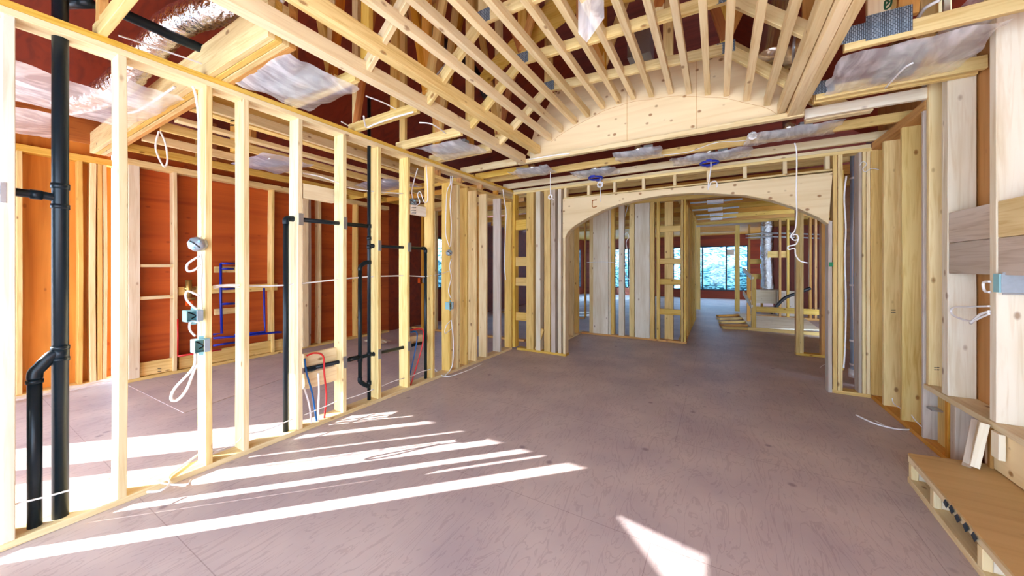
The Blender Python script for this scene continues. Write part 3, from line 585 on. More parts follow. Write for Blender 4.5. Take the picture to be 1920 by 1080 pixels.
# ================================================================ TRUSSES OVER THE VAULT
def lerp(a, b, t): return a + (b - a) * t
def truss(n, yl, yr, label, tails=(True, True), zt=3.30, ga=True):
    T = thing('roof_truss', label, 'truss', (-.7, (yl + yr) / 2, H), 'scissor trusses over the vault')
    yy = lambda x: lerp(yl, yr, min(1, max(0, (x + 2.15) / 2.77)))
    pt = lambda x, z: V(x, yy(x), z)
    m1 = random.choice(['pine', 'pale']); d = .09
    ch = [(-2.15, 2.84), (-1.56, zt + .045), (.06, zt + .045), (.64, 2.84)]
    if tails[0]: board('tail', V(-3.20, yl, H + .045), V(-2.25, yl, H + .045), d, .038, 'pine', T)
    if tails[1]: board('tail', V(.68, yr, H + .045), V(1.57, yr, H + .045), d, .038, 'pine', T)
    for (a, b) in zip(ch, ch[1:]): board('bottom_chord', pt(*a), pt(*b), d, .038, m1, T)
    webs = [(-3.1, 2.82), (-2.55, 2.82), (-2.15, 2.9), (-1.56, zt + .09), (-1.0, zt + .09), (-.4, zt + .09), (.06, zt + .09), (.64, 2.9), (1.3, 2.82)]
    for k, (x, z) in enumerate(webs):
        zt_ = roofz(x) - .16
        board('web', V(x, yy(x) + .002, z), V(x, yy(x) + .002, zt_), .089, .036, ['gold', 'amber', 'pine'][(k + n) % 3], T, up=(1, 0, 0))
        if k + 1 < len(webs):
            x2, z2 = webs[k + 1]; x3 = x2 if (k + n) % 2 else x; x4 = x if (k + n) % 2 else x2
            zz = z2 if (k + n) % 2 else z
            board('web', V(x3, yy(x3) - .002, zz + .03), V(x4, yy(x4) - .002, roofz(x4) - .2), .075, .034, ['amber', 'gold', 'rust'][(k + n) % 3], T)
    for xa, xb in ((-3.3, -2.4), (-2.4, .2), (.2, 2.2)):
        board('top_chord', V(xa, yy(xa), roofz(xa) - .1), V(xb, yy(xb), roofz(xb) - .1), .12, .038, 'amber', T)
    if ga:
        for x, z in ((-1.56, zt + .05), (.06, zt + .05), (.72, 2.86)):
            board('gusset_plate', V(x - .07, yy(x) - .021, z), V(x + .07, yy(x) - .021, z), .10, .002, 'gusset', T, wob=0, ch=.0005)
    return T
truss(0, 0.55, 0.55, 'nearest truss crossing above the left partition at the top left corner')
truss(1, 1.62, 1.62, 'truss ending above the left partition behind the black stack')
truss(2, 2.22, 2.24, 'truss whose block end carries a white cable over the left strip')
truss(3, 2.82, 2.945, 'truss just before the large light housing at upper right')
truss(0, 3.36, 3.68, 'last open truss before the girder at the plywood end of the vault')
# big toothed plate at the right
bp = PY(1623, 45, 2.92); bq = PY(1711, 45, 2.92)
T3 = bpy.data.objects['roof_truss.003']
board('gusset_plate', V(bp.x, 2.918, PY(1660, 45, 2.92).z), V(bq.x, 2.918, PY(1660, 45, 2.92).z), .15, .003, 'gusset', T3, wob=0, ch=.0005)
a = PY(1646, 10, 2.95); board('web', V(a.x, 2.95, 2.9), V(a.x, 2.95, 4.2), .10, .036, 'pale', T3, up=(1, 0, 0))
a = PY(1700, 10, 2.95); board('web', V(a.x, 2.95, 2.9), V(a.x + .1, 2.95, 4.0), .09, .036, 'amber', T3, up=(1, 0, 0))
# girder truss and plywood end wall of the vault
GY = 4.06
G = thing('girder_truss', 'multi ply girder carrying the curved plywood end of the vault', 'truss', (-.7, GY, H))
for k in range(3):
    yy = 4.15 + k * .042
    for (a, b) in (((-2.15, 2.9), (-1.75, 3.64)), ((-1.75, 3.64), (.1, 3.64)), ((.1, 3.64), (.95, 2.83))):
        board('girder_ply', V(a[0], yy, a[1]), V(b[0], yy, b[1]), .12, .038, ['pine', 'gold', 'pale'][k], G)
pl = [V(-2.12, GY + .01, 2.80), V(.66, GY + .01, 2.80), V(.60, GY + .01, 3.0), V(.32, GY + .01, 3.36), V(.10, GY + .01, 3.60), V(-1.73, GY + .01, 3.63), V(-2.02, GY + .01, 3.30), V(-2.12, GY + .01, 3.0)]
prism('end_panel', pl, (0, .018, 0), 'plywood', G)
for x in (-.19, -.885): box('panel_joint', (x, x + .003), (GY + .006, GY + .0095), (2.82, 3.6), 'amber', G, wob=0, ch=.0005)
# arc scribed under the slats
fan = [(985, 298), (1008, 286), (1031, 264), (1052.5, 248), (1078, 233), (1103, 220), (1131, 205), (1161, 195), (1188, 187), (1222, 183), (1258, 177), (1292, 177), (1327, 179), (1362, 181), (1400, 190), (1438, 199), (1464, 215), (1481, 224), (1493, 228)]
fp = [PY(x, y, 4.05) for x, y in fan]
tube('pencil_arc', [p + V(0, .018, -.012) for p in fp[2:17]], .0016, 'amber', G, 3, 4)
plate('ledger', (-2.25, .66), (3.98, 4.04), (H - .0, H + .05), 'pale', 'pale edge board under the curved plywood end of the vault', cat='beam')
# barrel vault slats
for i, p in enumerate(fp):
    far = i in (0, 1)
    nm = 'vault_rafter'
    wdt = .085 if i < 2 else (.055 if i > 15 else .05)
    ht = .10 if i < 2 or i > 15 else .076
    yend = 4.04 if i != 0 else 3.98
    y0 = .2 if i < 14 else .8
    if i == 0: zc = H + .05
    else: zc = p.z + ht / 2 - (.02 if i == 1 else 0)
    if i >= 17: zc = H + .06
    lb = ('left edge beam of the vault at ceiling level' if i == 0 else 'broad knotty rafter beside the left edge beam of the vault' if i == 1 else
          'right edge beam of the vault, %s of the doubled pair' % ('left' if i == 17 else 'right') if i >= 17 else 'thin vault slat fixed to the plywood end, %s from the left' % ORD[i - 2])
    box(nm, (p.x - wdt / 2, p.x + wdt / 2), (y0, yend), (zc - ht / 2, zc + ht / 2), 'pale' if i != 1 else 'pine', label=lb, cat='rafter', group='thin vault slats' if 2 <= i < 17 else None)
# yellow plywood template hung between trusses
prism('plywood_template', [PY(888, 158, 3.0), PY(914, 120, 3.0), PY(946, 88, 3.0), PY(1000, 30, 3.0), PY(1032, 0, 3.0), PY(1100, -40, 3.0), PY(1180, -40, 3.0), PY(1190, 0, 3.0), PY(1085, 20, 3.0), PY(1030, 62, 3.0), PY(960, 112, 3.0), PY(905, 165, 3.0)], (0, .015, 0), 'gold', label='bright yellow curved plywood piece above the vault slats', cat='sheet')

# front strip and right strip chords
for i, (x0, x1, y, z, m, lb) in enumerate([(-3.2, -2.27, 4.0, H, 'pale', 'pale block bridging the left partition and the vault corner'), (-3.2, 1.57, 4.62, H, 'gold', 'golden joist between the two rows of wrapped lights'),
        (-3.2, 1.57, 5.16, H, 'pale', 'joist right above the arch wall plates'), (-3.2, -2.3, 4.36, H, 'gold', 'golden block near the room corner at ceiling level'),
        (.68, 1.56, 4.10, H, 'white', 'pale board with clipped end right of the vault corner'), (.68, 1.56, 3.76, H, 'pine', 'knotty joist carrying the lower edge of the large wrap'), (-3.2, -2.28, 3.40, H, 'pine', 'block behind the second wrapped light over the left strip')]):
    box('ceiling_joist', (x0, x1), (y - .02, y + .02), (z + .001, z + .09), m, label=lb, cat='joist')
box('joist_cleat', (.70, 1.15), (4.16, 4.24), (H + .001, H + .04), 'pale', label='flat cleat board beside the clipped pale board', cat='cleat')
# girder over left room, four plies
gd = thing('girder_beam', 'four ply girder beam crossing over the left partition', 'beam', (-4.2, 1.1, H))
for k in range(4): box('beam_ply', (-6.38, -2.26), (1.04 + k * .04, 1.078 + k * .04), (H + .001, H + .24), ['pine', 'gold', 'pine', 'amber'][k], gd)
for k in range(3): box('beam_web', (-2.46, -2.37), (1.05 + k * .045, 1.088 + k * .045), (H + .245, roofz(-2.46) - .05), ['gold', 'pine', 'gold'][k], gd)
for k, (pxa, pxb, m) in enumerate(((335, 347, 'gold'), (349, 360, 'pine'), (361, 374, 'gold'), (376, 396, 'rust'), (431, 441, 'gold'), (455, 470, 'amber'))):
    a = PY(pxa, 100, 2.0); b = PY(pxb, 100, 2.0)
    box('attic_stud', (a.x, b.x), (2.0, 2.06), (H + .1, roofz(a.x) - .05), m, label='upright attic board behind the foil duct, %s from the left' % ORD[k], cat='stud', group='attic boards behind the duct')
lv = box('deep_beam', (-4.02, -3.93), (1.22, 4.3), (2.80, 3.06), 'pine', label='deep stamped beam in the ceiling of the left room', cat='beam')
box('ceiling_joist', (-4.36, -4.27), (1.22, 4.3), (H + .001, H + .04), 'pale', label='flat pale joist just behind the deep beam of the left room', cat='joist')
for i, (x, m) in enumerate(((-3.8, 'pale'), (-4.75, 'pine'), (-5.3, 'pale'), (-5.9, 'gold'))):
    box('ceiling_joist', (x, x + .04), (1.22, 5.35), (H + .001, H + .09), m, label='joist along the left room ceiling, %s from the partition' % ORD[i], cat='joist', group='left room joists')
for i, y in enumerate((-.4, .1, 4.36, 4.9)):
    box('ceiling_joist', (-6.68, -3.25), (y, y + .04), (H + .001, H + .09), ['pale', 'pine', 'gold', 'amber'][i], label='cross joist over the left room, %s from the camera side' % ORD[i], cat='joist', group='left room cross joists')
for i, y in enumerate((6.0, 6.8, 7.6, 8.6, 9.4, 10.2, 11.0, 11.8, 12.6)):
    box('ceiling_joist', (-6.3, 1.94) if y < 9 else (-6.3, 4.4), (y, y + .05), (H + .001, H + .14), ['gold', 'amber'][i % 2], label='joist over the rooms beyond the arch, %s from the arch' % ORD[i], cat='joist', group='joists beyond the arch')
for i, (x0, x1, y0, y1, z) in enumerate(((-6.4, 4.4, 13.6, 18.7, H + .15),)):
    box('soffit_panel', (x0, x1), (y0, y1), (z, z + .02), 'amber', label='dark sheathing over the far window room', cat='panel')
box('soffit_panel', (-.5, 4.4), (7.45, 13.6), (H + .15, H + .17), 'amber', label='brown panel above the hallway joists', cat='panel')
box('attic_kneewall', (-6.38, -6.36), (-1.1, 8.2), (H + .1, H + .5), 'rust', label='reddish sheathing strip above the left outside wall', cat='panel')
# ================================================================ RECESSED LIGHTS IN PLASTIC WRAP
def film_sheet(parent, cx, cy, z, wx, wy, sag, seed, m='film', nm='plastic_wrap'):
    n = 14; vs = []; fs = []
    for j in range(n + 1):
        for i in range(n + 1):
            u = i / n - .5; v = j / n - .5
            ex = 1 + .12 * noise.noise(Vector((u * 3, v * 3, seed))); q = noise.noise(Vector((u * 7, v * 7, seed + 5)))
            zz = z - sag * (1 - (2 * max(abs(u), abs(v))) ** 2) + .012 * q + (.03 * max(0, max(abs(u), abs(v)) - .36) * 6 * (noise.noise(Vector((u * 4, v * 4, seed + 9))) + .1))
            vs.append(V(cx + u * wx * ex, cy + v * wy * ex, zz))
    for j in range(n):
        for i in range(n):
            a = j * (n + 1) + i; fs.append((a, a + 1, a + n + 2, a + n + 1))
    return meshobj(nm, vs, fs, m, parent, smooth=True)
def ringplate(name, c, wx, wy, r, t, m, parent, rot=0):
    n = 32; vs = []; fs = []
    for z in (0, t):
        for k in range(n):
            a = 2 * math.pi * k / n; vs.append(V(math.cos(a) * r, math.sin(a) * r, z))
        for k in range(n):
            a = 2 * math.pi * k / n; ca, sa = math.cos(a), math.sin(a); s_ = min(wx / 2 / max(1e-6, abs(ca)), wy / 2 / max(1e-6, abs(sa))); vs.append(V(ca * s_, sa * s_, z))
    for k in range(n):
        j = (k + 1) % n
        fs += [(k, j, n + j, n + k), (2 * n + k, 2 * n + j, 3 * n + j, 3 * n + k), (k, j, 2 * n + j, 2 * n + k), (n + k, n + j, 3 * n + j, 3 * n + k)]
    M = Matrix.Translation(c) @ Matrix.Rotation(rot, 4, 'Z'); return meshobj(name, vs, fs, m, parent, M=M)
def can_light(x, y, label, rot=0, s=1.0, blue=False, wrap=(.55, .5), m='film', sag=.035, seed=1):
    T = thing('recessed_light', label, 'recessed light', (x, y, H), 'recessed light housings')
    R = Matrix.Rotation(rot, 3, 'Z'); c = V(x, y, H - .002)
    ringplate('mounting_plate', c, .46 * s, .18 * s, .055 * s, .004, 'galvflat', T, rot)
    cyl('housing', c + V(0, 0, .006), c + V(0, 0, .13), .062 * s, 'duct', T, 24)
    q = c + R @ V(.14 * s, 0, 0)
    board('junction_box', q - R @ V(.05, 0, 0) + V(0, 0, .05), q + R @ V(.05, 0, 0) + V(0, 0, .05), .08, .09, 'galvflat', T, wob=0)
    for sg in (-1, 1):
        board('hanger_bar', c + R @ V(-.24, sg * .09 * s, .02), c + R @ V(.24, sg * .09 * s, .02), .025, .004, 'galv', T, wob=0, ch=.0005)
    if blue:
        ringplate('guard_ring', V(x, y, H - .03), .26, .26, .075, .02, 'blueplastic', T) if False else None
        pts = [V(x + .095 * math.cos(a), y + .095 * math.sin(a), H - .03) for a in [k * math.pi / 12 for k in range(25)]]
        for p in pts: p.z = H - .075
        tube('guard_ring', pts, .014, 'blueplastic', T, 1, 8)
        box('guard_tab', (x - .035, x + .035), (y + .09, y + .17), (H - .085, H - .065), 'blueplastic', T, wob=0)
        box('guard_tab', (x - .03, x + .03), (y - .14, y - .09), (H - .085, H - .065), 'blueplastic', T, wob=0)
    film_sheet(T, x, y, H - .005, wrap[0], wrap[1], sag, seed, m)
    return T
can_light(-2.68, 1.45, 'large plastic wrapped light housing over the left partition near the girder', .05, 1.05, wrap=(.72, .52), sag=.06, seed=3)
can_light(-2.62, 3.12, 'wrapped light housing at the middle of the left strip', .1, wrap=(.62, .5), seed=11)
can_light(-2.25, 4.40, 'wrapped light at the room corner with a knotted cable hanging under it', .6, wrap=(.60, .42), seed=17)
can_light(-1.50, 4.90, 'wrapped light with blue guard ring over the left side of the arch', 0, blue=True, wrap=(.62, .4), seed=23)
can_light(-.82, 4.36, 'wrapped light close under the vault edge, left of centre', .2, .8, wrap=(.52, .42), seed=29)
can_light(-.09, 4.90, 'wrapped light with blue guard ring over the centre of the arch', 0, blue=True, wrap=(.85, .4), seed=31)
can_light(.62, 4.46, 'wrapped light with coiled cable at the right vault corner', .1, .9, wrap=(.74, .42), seed=37)
can_light(1.04, 3.30, 'largest wrapped light at upper right between the joists', 1.45, 1.15, wrap=(.70, .62), sag=.03, seed=41)
can_light(-5.0, 2.35, 'wrapped light seen between studs in the left room ceiling', .2, wrap=(.9, .6), m='filmdark', seed=47)
can_light(-4.7, 3.9, 'wrapped light deeper in the left room behind the high block', .2, wrap=(.9, .6), m='filmdark', seed=53)
for i, (x, y, z, a, b, lb) in enumerate([(-4.3, .62, 2.72, .9, .8, 'loose plastic film hanging at the far left ceiling'), (-5.1, .35, 2.66, .9, .6, 'torn plastic film draped under the far left joists'), (-3.75, .86, 2.70, .5, .35, 'plastic film scrap below the foil duct'),
                                       (1.40, 3.45, 2.98, .30, .95, 'grey plastic film draped over the plate at upper right')]):
    meta(film_sheet(None, x, y, z, a, b, .06, 60 + i, 'film', 'plastic_film'), lb, 'plastic film')
# pale film strip hanging from the trusses
vs = [PY(1084, -30, 2.4), PY(1132, -30, 2.4), PY(1133, 34, 2.4), PY(1100, 80, 2.4), PY(1084, 62, 2.4), PY(1108, -30, 2.36), PY(1108, 30, 2.36)]
meshobj('plastic_film', vs, [(0, 5, 6, 4), (5, 1, 2, 6), (6, 2, 3, 4)], 'film', label='pointed plastic film strip dangling among the vault slats', cat='plastic film')
# far hallway light fixtures
for i, (xp, yp) in enumerate(((1341, 377), (1341, 391), (1343, 401), (1343, 409))):
    p = PZ(xp, yp, H - .03)
    T = thing('hallway_light', 'white fixture plate under the hallway joists, %s from the arch' % ORD[i], 'light fixture', p, 'hallway fixture plates')
    box('fixture_body', (p.x - .14, p.x + .14), (p.y - .10, p.y + .10), (H - .07, H - .02), 'cable', T, wob=0)
    for sg in (-1, 1): box('hanger_bar', (p.x + sg * .15, p.x + sg * .45), (p.y - .03, p.y + .03), (H - .045, H - .02), 'galv', T, wob=0)

# ================================================================ DUCTS
def flex(name, pts, r, label, m='foil'):
    def rf(t, i): return 1 + .05 * math.sin(i * 2.1) + .09 * noise.noise(Vector((i * .5, 2, r)))
    return tube(name, pts, r, m, None, 12, 20, label=label, cat='duct', rf=rf)
flex('foil_duct', [PZ(120, 195, 2.92), PZ(190, 178, 2.93), PZ(240, 140, 2.98), PZ(285, 90, 3.10), PZ(330, 45, 3.15), PZ(380, 25, 3.18), PZ(430, 15, 3.2), PZ(480, 20, 3.25)], .095, 'crinkled silver foil duct bending over the left partition')
flex('foil_duct', [V(PY(1439, 500, 13).x, 13.0, 2.9), V(PY(1438, 500, 13).x, 13.0, 1.8), V(PY(1438, 500, 13).x + .03, 13.0, .75)], .16, 'vertical foil duct in the far mechanical corner')
a = PY(1440, 560, 13.0); box('duct_boot', (a.x - .3, a.x + .35), (12.9, 13.4), (.35, .75), 'white', label='pale boot at the foot of the far foil duct', cat='duct boot')
flex('foil_duct', [PY(802, 112, 3.9), PY(812, 130, 3.9), PY(818, 145, 3.9)], .05, 'small foil duct piece seen between the left vault rafters')
# round sheet metal duct behind the right slats
rd = thing('metal_duct', 'shiny round sheet metal duct behind the right vault slats', 'duct', tuple(PY(1520, 85, 3.9)))
cyl('duct_run', PY(1478, 92, 3.95), PY(1560, 72, 3.85), .16, 'duct', rd, 28)
tube('elbow', [PY(1462, 10, 4.1), PY(1455, 70, 4.05), PY(1448, 110, 4.0)], .13, 'duct', rd, 8, 28)
cyl('seam_ring', PY(1496, 88, 3.93), PY(1500, 87, 3.925), .168, 'galv', rd, 28)
a = PY(1205, 80, 4.5); box('metal_duct_box', (a.x - .14, a.x + .12), (4.3, 4.6), (a.z - .25, a.z + .15), 'galv', label='square sheet metal duct above the plywood end of the vault', cat='duct')
# metal rod bracing along sloped chords
tube('metal_rod', [PY(775, 195, 2.5), PY(893, 48, 2.5)], .008, 'galv', k=1, label='thin metal rod along the sloped chord left of the vault', cat='rod')

# ================================================================ DRAIN PIPES
def pipe_thing(label, loc): return thing('drain_pipe', label, 'pipe', loc)
XP = -3.15
def P_(px, py): return PX(px, py, XP)
p1 = pipe_thing('tall thick black drain stack near the left edge with a yoke branch', (XP, .41, 0))
ys = P_(113, 500).y
cyl('stack', V(XP, ys, .0), V(XP, ys, 3.9), .031, 'abs', p1, 28)
def sleeve(par, y, z0, z1, r=.035, x=XP): cyl('coupling', V(x, y, z0), V(x, y, z1), r, 'abs', par, 28)
zt = P_(113, 370).z
sleeve(p1, ys, zt + .045, zt + .075); sleeve(p1, ys, zt - .065, zt - .04)
tube('side_branch', [V(XP, ys, zt - .012), V(XP, ys - .05, zt), V(XP, ys - .12, zt + .002), V(XP, .05, zt + .01)], .0215, 'abs', p1, 4, 20)
tube('branch_coupling', [V(XP, ys - .06, zt), V(XP, ys - .10, zt)], .026, 'abs', p1, 1, 20)
zy = P_(113, 665).z
sleeve(p1, ys, zy - .035, zy - .015); sleeve(p1, ys, zy + .03, zy + .05); cyl('yoke_hub', V(XP, ys, zy - .03), V(XP, ys, zy + .045), .033, 'abs', p1, 28)
yb = P_(65, 800).y
tube('yoke_branch', [V(XP, ys, zy + .02), V(XP, ys - .03, zy + .0), V(XP, yb + .02, zy - .05), V(XP, yb + .003, zy - .075), V(XP, yb, zy - .11)], .0285, 'abs', p1, 4, 20)
cyl('second_leg', V(XP, yb, .0), V(XP, yb, zy - .08), .026, 'abs', p1, 24)
cyl('coupling', V(XP, yb, zy - .135), V(XP, yb, zy - .115), .031, 'abs', p1, 24)
p2 = pipe_thing('black riser left of the second stud group with a long arm to the right', (XP, 1.57, 0))
y2 = P_(536, 600).y; zA = P_(545, 410).z; y3 = P_(692, 600).y
cyl('riser', V(XP, y2, .0), V(XP, y2, zA - .02), .0215, 'abs', p2, 24)
tube('elbow', [V(XP, y2, zA - .05), V(XP, y2, zA - .02), V(XP, y2 + .012, zA - .004), V(XP, y2 + .04, zA), V(XP, y2 + .07, zA)], .025, 'abs', p2, 5, 20)
zB = P_(690, 424).z
cyl('arm', V(XP, y2 + .03, zA), V(XP, y3 - .02, zB), .0195, 'abs', p2, 20)
p3 = pipe_thing('paired black stack rising to the ceiling between two studs', (XP, 2.4, 0))
cyl('stack', V(XP, y3, .0), V(XP, y3, 3.2), .0185, 'abs', p3, 24)
y3b = P_(675, 600).y; zc = P_(676, 500).z; zd = P_(682, 722).z
cyl('second_leg', V(XP, y3b, zd + .04), V(XP, y3b, zc - .01), .0195, 'abs', p3, 24)
tube('upper_yoke', [V(XP, y3b, zc - .04), V(XP, y3b + .005, zc), V(XP, y3b + .05, zc + .035), V(XP, y3 - .01, zc + .045)], .022, 'abs', p3, 5, 20)
tube('lower_yoke', [V(XP, y3b, zd + .09), V(XP, y3b + .004, zd + .05), V(XP, y3b + .05, zd + .005), V(XP, y3, zd - .03)], .023, 'abs', p3, 5, 20)
for py in (424, 447, 463, 492, 664, 718): z = P_(692, py).z; cyl('coupling', V(XP, y3, z - .02), V(XP, y3, z + .02), .024, 'abs', p3, 24)
z = P_(676, 672).z; cyl('coupling', V(XP, y3b, z - .03), V(XP, y3b, z + .03), .025, 'abs', p3, 24)
zE = P_(697, 461).z; y4 = P_(798, 600).y; zF = P_(798, 466).z
p4 = pipe_thing('thin black riser at the right with an arm back to the paired stack', (XP, y4, 0))
cyl('riser', V(XP, y4, .0), V(XP, y4, zF - .02), .0185, 'abs', p4, 20)
tube('elbow', [V(XP, y4, zF - .05), V(XP, y4, zF - .02), V(XP, y4 - .02, zF), V(XP, y4 - .06, zF)], .022, 'abs', p4, 5, 20)
cyl('arm', V(XP, y3 + .03, zE), V(XP, y4 - .03, zF), .017, 'abs', p4, 20)
cyl('stub', V(XP, y3 + .01, zE), V(XP, y3 + .075, zE), .023, 'abs', p4, 20)
z5 = P_(600, 688).z; z6 = P_(765, 648).z
p5 = pipe_thing('low black waste pipe crossing the studs near the floor', (XP, 1.75, z5))
cyl('arm', P_(572, 693), P_(766, 649), .0185, 'abs', p5, 20)
cyl('arm_end', P_(766, 649), P_(790, 643), .0185, 'abs', p5, 20)
cyl('coupling', P_(655, 674), P_(672, 670), .023, 'abs', p5, 20); cyl('coupling', P_(700, 664), P_(706, 662), .024, 'abs', p5, 20)
tube('trap_stub', [P_(572, 693), P_(583, 692), P_(590, 690)], .023, 'abs', p5, 3, 16)
tube('drain_pipe', [PZ(222, 22, 3.0), PZ(290, 52, 3.0), PZ(340, 75, 3.0), PZ(430, 113, 3.02)], .032, 'abs', label='short thick black pipe slanting in front of the foil duct', cat='pipe', seg=20)
tube('drain_pipe', [PZ(110, 6, 2.98), PZ(170, 5, 2.98)], .03, 'abs', label='black pipe end with white film at the top left corner', cat='pipe', k=1, seg=20)
tube('drain_pipe', [PY(740, 10, 3.7), PY(870, 110, 3.7), PY(912, 180, 3.7)], .055, 'blackplastic', label='dark flexible pipe in the shadow behind the left slats', cat='pipe', seg=20)
cyl('drain_pipe', V(-3.3, 3.0, 3.0), V(-3.3, 3.0, 4.6), .045, 'blackplastic', label='upright black pipe standing between the roof webs', cat='pipe')
# steel nail guards over the pipe holes
for i, (xa, xb, yt, yb_) in enumerate([(560, 569, 400, 422), (644, 651, 407, 430), (709, 715, 451, 470), (765, 771, 455, 472), (644, 651, 668, 690), (709, 715, 655, 673), (765, 771, 640, 657), (33, 15, 341, 379)]):
    if i == 7: a = PX(0, 341, LW); b = PX(12, 380, LW); zt_, zb_ = a.z, PX(6, 380, LW).z; y0, y1 = a.y, b.y
    else: y0 = PX(xa, yt, LW).y; y1 = PX(xb, yt, LW).y; zt_ = PX((xa + xb) / 2, yt, LW).z; zb_ = PX((xa + xb) / 2, yb_, LW).z
    box('nail_plate', (LW + .0005, LW + .0025), (y0, y1), (zb_, zt_), 'galv', label='steel nail guard on the left partition, ' + ['upper one beside the long arm elbow', 'upper one left of the paired stack', 'middle one right of the paired stack', 'middle one left of the thin riser', 'low one left of the paired stack', 'low one right of the paired stack', 'low one by the waste pipe end', 'broad one at the left photo edge'][i], cat='nail plate', group='nail guards', wob=0, ch=.0004)

# ================================================================ SUPPLY TUBES
def pex(pts, m, label, r=.008, x=XP + .03):
    tube('supply_tube', [PX(a, b, x) for a, b in pts], r, m, label=label, cat='tube', k=6, seg=10)
pex([(575, 667), (590, 662), (606, 668), (608, 700), (612, 745), (607, 792)], 'redpex', 'red supply tube bending down in front of the near blocks')
pex([(571, 672), (575, 700), (586, 740), (594, 793)], 'bluepex', 'blue supply tube running down in front of the near blocks')
pex([(570, 727), (580, 760), (584, 798)], 'whitepex', 'left white tube under the near blocks')
pex([(597, 700), (598, 740), (596, 792)], 'whitepex', 'straight white tube under the near blocks')
pex([(770, 619), (793, 619), (790, 655), (770, 722)], 'redpex', 'red supply tube beside the thin black riser')
pex([(770, 623), (782, 625), (778, 660), (768, 705)], 'bluepex', 'blue supply tube beside the thin black riser')
bm_ = thing('pipe_manifold', 'dark blue pipe manifold with stubs on the red wall', 'manifold', tuple(PX(414, 625, -6.25)))
def far(a, b): return PX(a, b, -6.25)
for pts in ([(414, 494), (414, 560), (416, 625), (400, 627)], [(414, 494), (440, 494)], [(414, 504), (438, 504)], [(414, 542), (440, 541)], [(415, 570), (440, 569)], [(400, 634), (440, 631), (520, 623), (528, 623)], [(400, 648), (440, 642)]):
    tube('manifold_pipe', [far(*q) for q in pts], .017, 'navypex', bm_, 1, 10)
tube('supply_tube', [far(495, 540), far(496, 600), far(497, 622), far(440, 628)], .015, 'navypex', label='single blue drop pipe beside the manifold on the red wall', cat='tube', k=1)
vm = thing('mixing_valve', 'brass mixing valve on the backing board of the red wall', 'valve', tuple(PX(355, 545, -6.24)))
tube('valve_body', [far(354, 525), far(354, 560)], .035, 'brass', vm, 1, 14); tube('valve_arm', [far(346, 541), far(366, 541)], .022, 'brass', vm, 1, 12); tube('valve_arm', [far(350, 560), far(366, 560)], .02, 'brass', vm, 1, 12)
box('valve_tag', (-6.24, -6.2), (PX(350, 567, -6.2).y, PX(361, 567, -6.2).y), (PX(355, 573, -6.2).z, PX(355, 565, -6.2).z), 'orangebox', vm)
tube('supply_tube', [PX(333, 598, -6.27), PX(333, 668, -6.27)], .014, 'redpex', label='upright red pipe beside the niche on the red wall', cat='tube', k=1)
tube('supply_tube', [PX(333, 668, -6.2), PX(372, 662, -6.2), PX(415, 655, -6.2)], .014, 'redpex', label='low red pipe near the foot of the red wall', cat='tube', k=1)

# ================================================================ ELECTRICAL BOXES
XF = LW - .005
def wbox(kind, px, py, w_, h_, m, label, x=LW - .03, d=.05):
    c = PX(px, py, x); T = thing(kind, label, 'electrical box', tuple(c))
    if kind == 'round_box':
        n_ = V(.72, -.69, 0); t_ = V(.69, .72, 0)
        cyl('box_body', c - n_ * d * .5, c + n_ * d * .5, w_ / 2, m, T, 8)
        cyl('box_inside', c + n_ * d * .5, c + n_ * (d * .5 + .002), w_ * .42, 'galvflat', T, 8)
        for a_ in (.7, 2.6, 4.4): q_ = c + t_ * math.cos(a_) * w_ * .28 + V(0, 0, math.sin(a_) * w_ * .28); cyl('box_clamp', q_ + n_ * d * .5, q_ + n_ * (d * .5 + .006), .008, 'tealbox', T, 8)
        tube('wire_tail', [c + n_ * (d * .6) + t_ * (-w_ * .3) + V(0, 0, w_ * .2), c + n_ * (d * .7), c + n_ * (d * .6) + t_ * (w_ * .25) + V(0, 0, -w_ * .25)], .004, 'blackplastic', T, 4, 6)
    else:
        y, z = c.y, c.z
        box('box_back', (c.x - d, c.x - d + .003), (y - w_ / 2, y + w_ / 2), (z - h_ / 2, z + h_ / 2), m, T, wob=0)
        for sg in (-1, 1):
            box('box_wall', (c.x - d, c.x + d * .5), (y + sg * w_ / 2 - .002, y + sg * w_ / 2 + .002), (z - h_ / 2, z + h_ / 2), m, T, wob=0)
            box('box_wall', (c.x - d, c.x + d * .5), (y - w_ / 2, y + w_ / 2), (z + sg * h_ / 2 - .002, z + sg * h_ / 2 + .002), m, T, wob=0)
            box('screw_ear', (c.x - .002, c.x + .002), (y - .014, y + .014), (z + sg * (h_ / 2 + .012) - .012, z + sg * (h_ / 2 + .012) + .012), m, T, wob=0)
        tube('wire_tail', [c + V(-d * .6, -w_ * .2, h_ * .3), c + V(d * .2, w_ * .1, 0), c + V(-d * .6, 0, -h_ * .3)], .004, 'blackplastic', T, 4, 6)
        box('mud_ring', (c.x + .02, c.x + .028), (y + w_ * .1, y + w_ / 2 + .002), (z - h_ / 2, z + h_ / 2), 'galvflat', T, wob=0)
    return T
wbox('round_box', 371, 458, .10, 0, 'galv', 'large round steel box on the stud with the teal boxes', x=LW + .02)
wbox('switch_box', 363, 592, .085, .072, 'tealbox', 'upper teal switch box on the near stud', x=LW - .0)
wbox('switch_box', 377, 648, .080, .085, 'tealbox', 'lower teal switch box on the near stud, open with wires', x=LW + .01)
wbox('round_box', 842, 474, .085, 0, 'galvflat', 'small round box among the cables of the far studs', x=LW + .02)
wbox('switch_box', 844, 573, .08, .09, 'tealbox', 'small teal box among the cables of the far studs', x=LW + .02)
wbox('round_box', 774, 379, .09, 0, 'galvflat', 'grey round box hanging above the stamped block', x=LW - .06)
wbox('switch_box', 729, 586, .09, .09, 'blackplastic', 'black wall box with cable loop deep in the left room', x=PY(729, 586, 5.86).x)
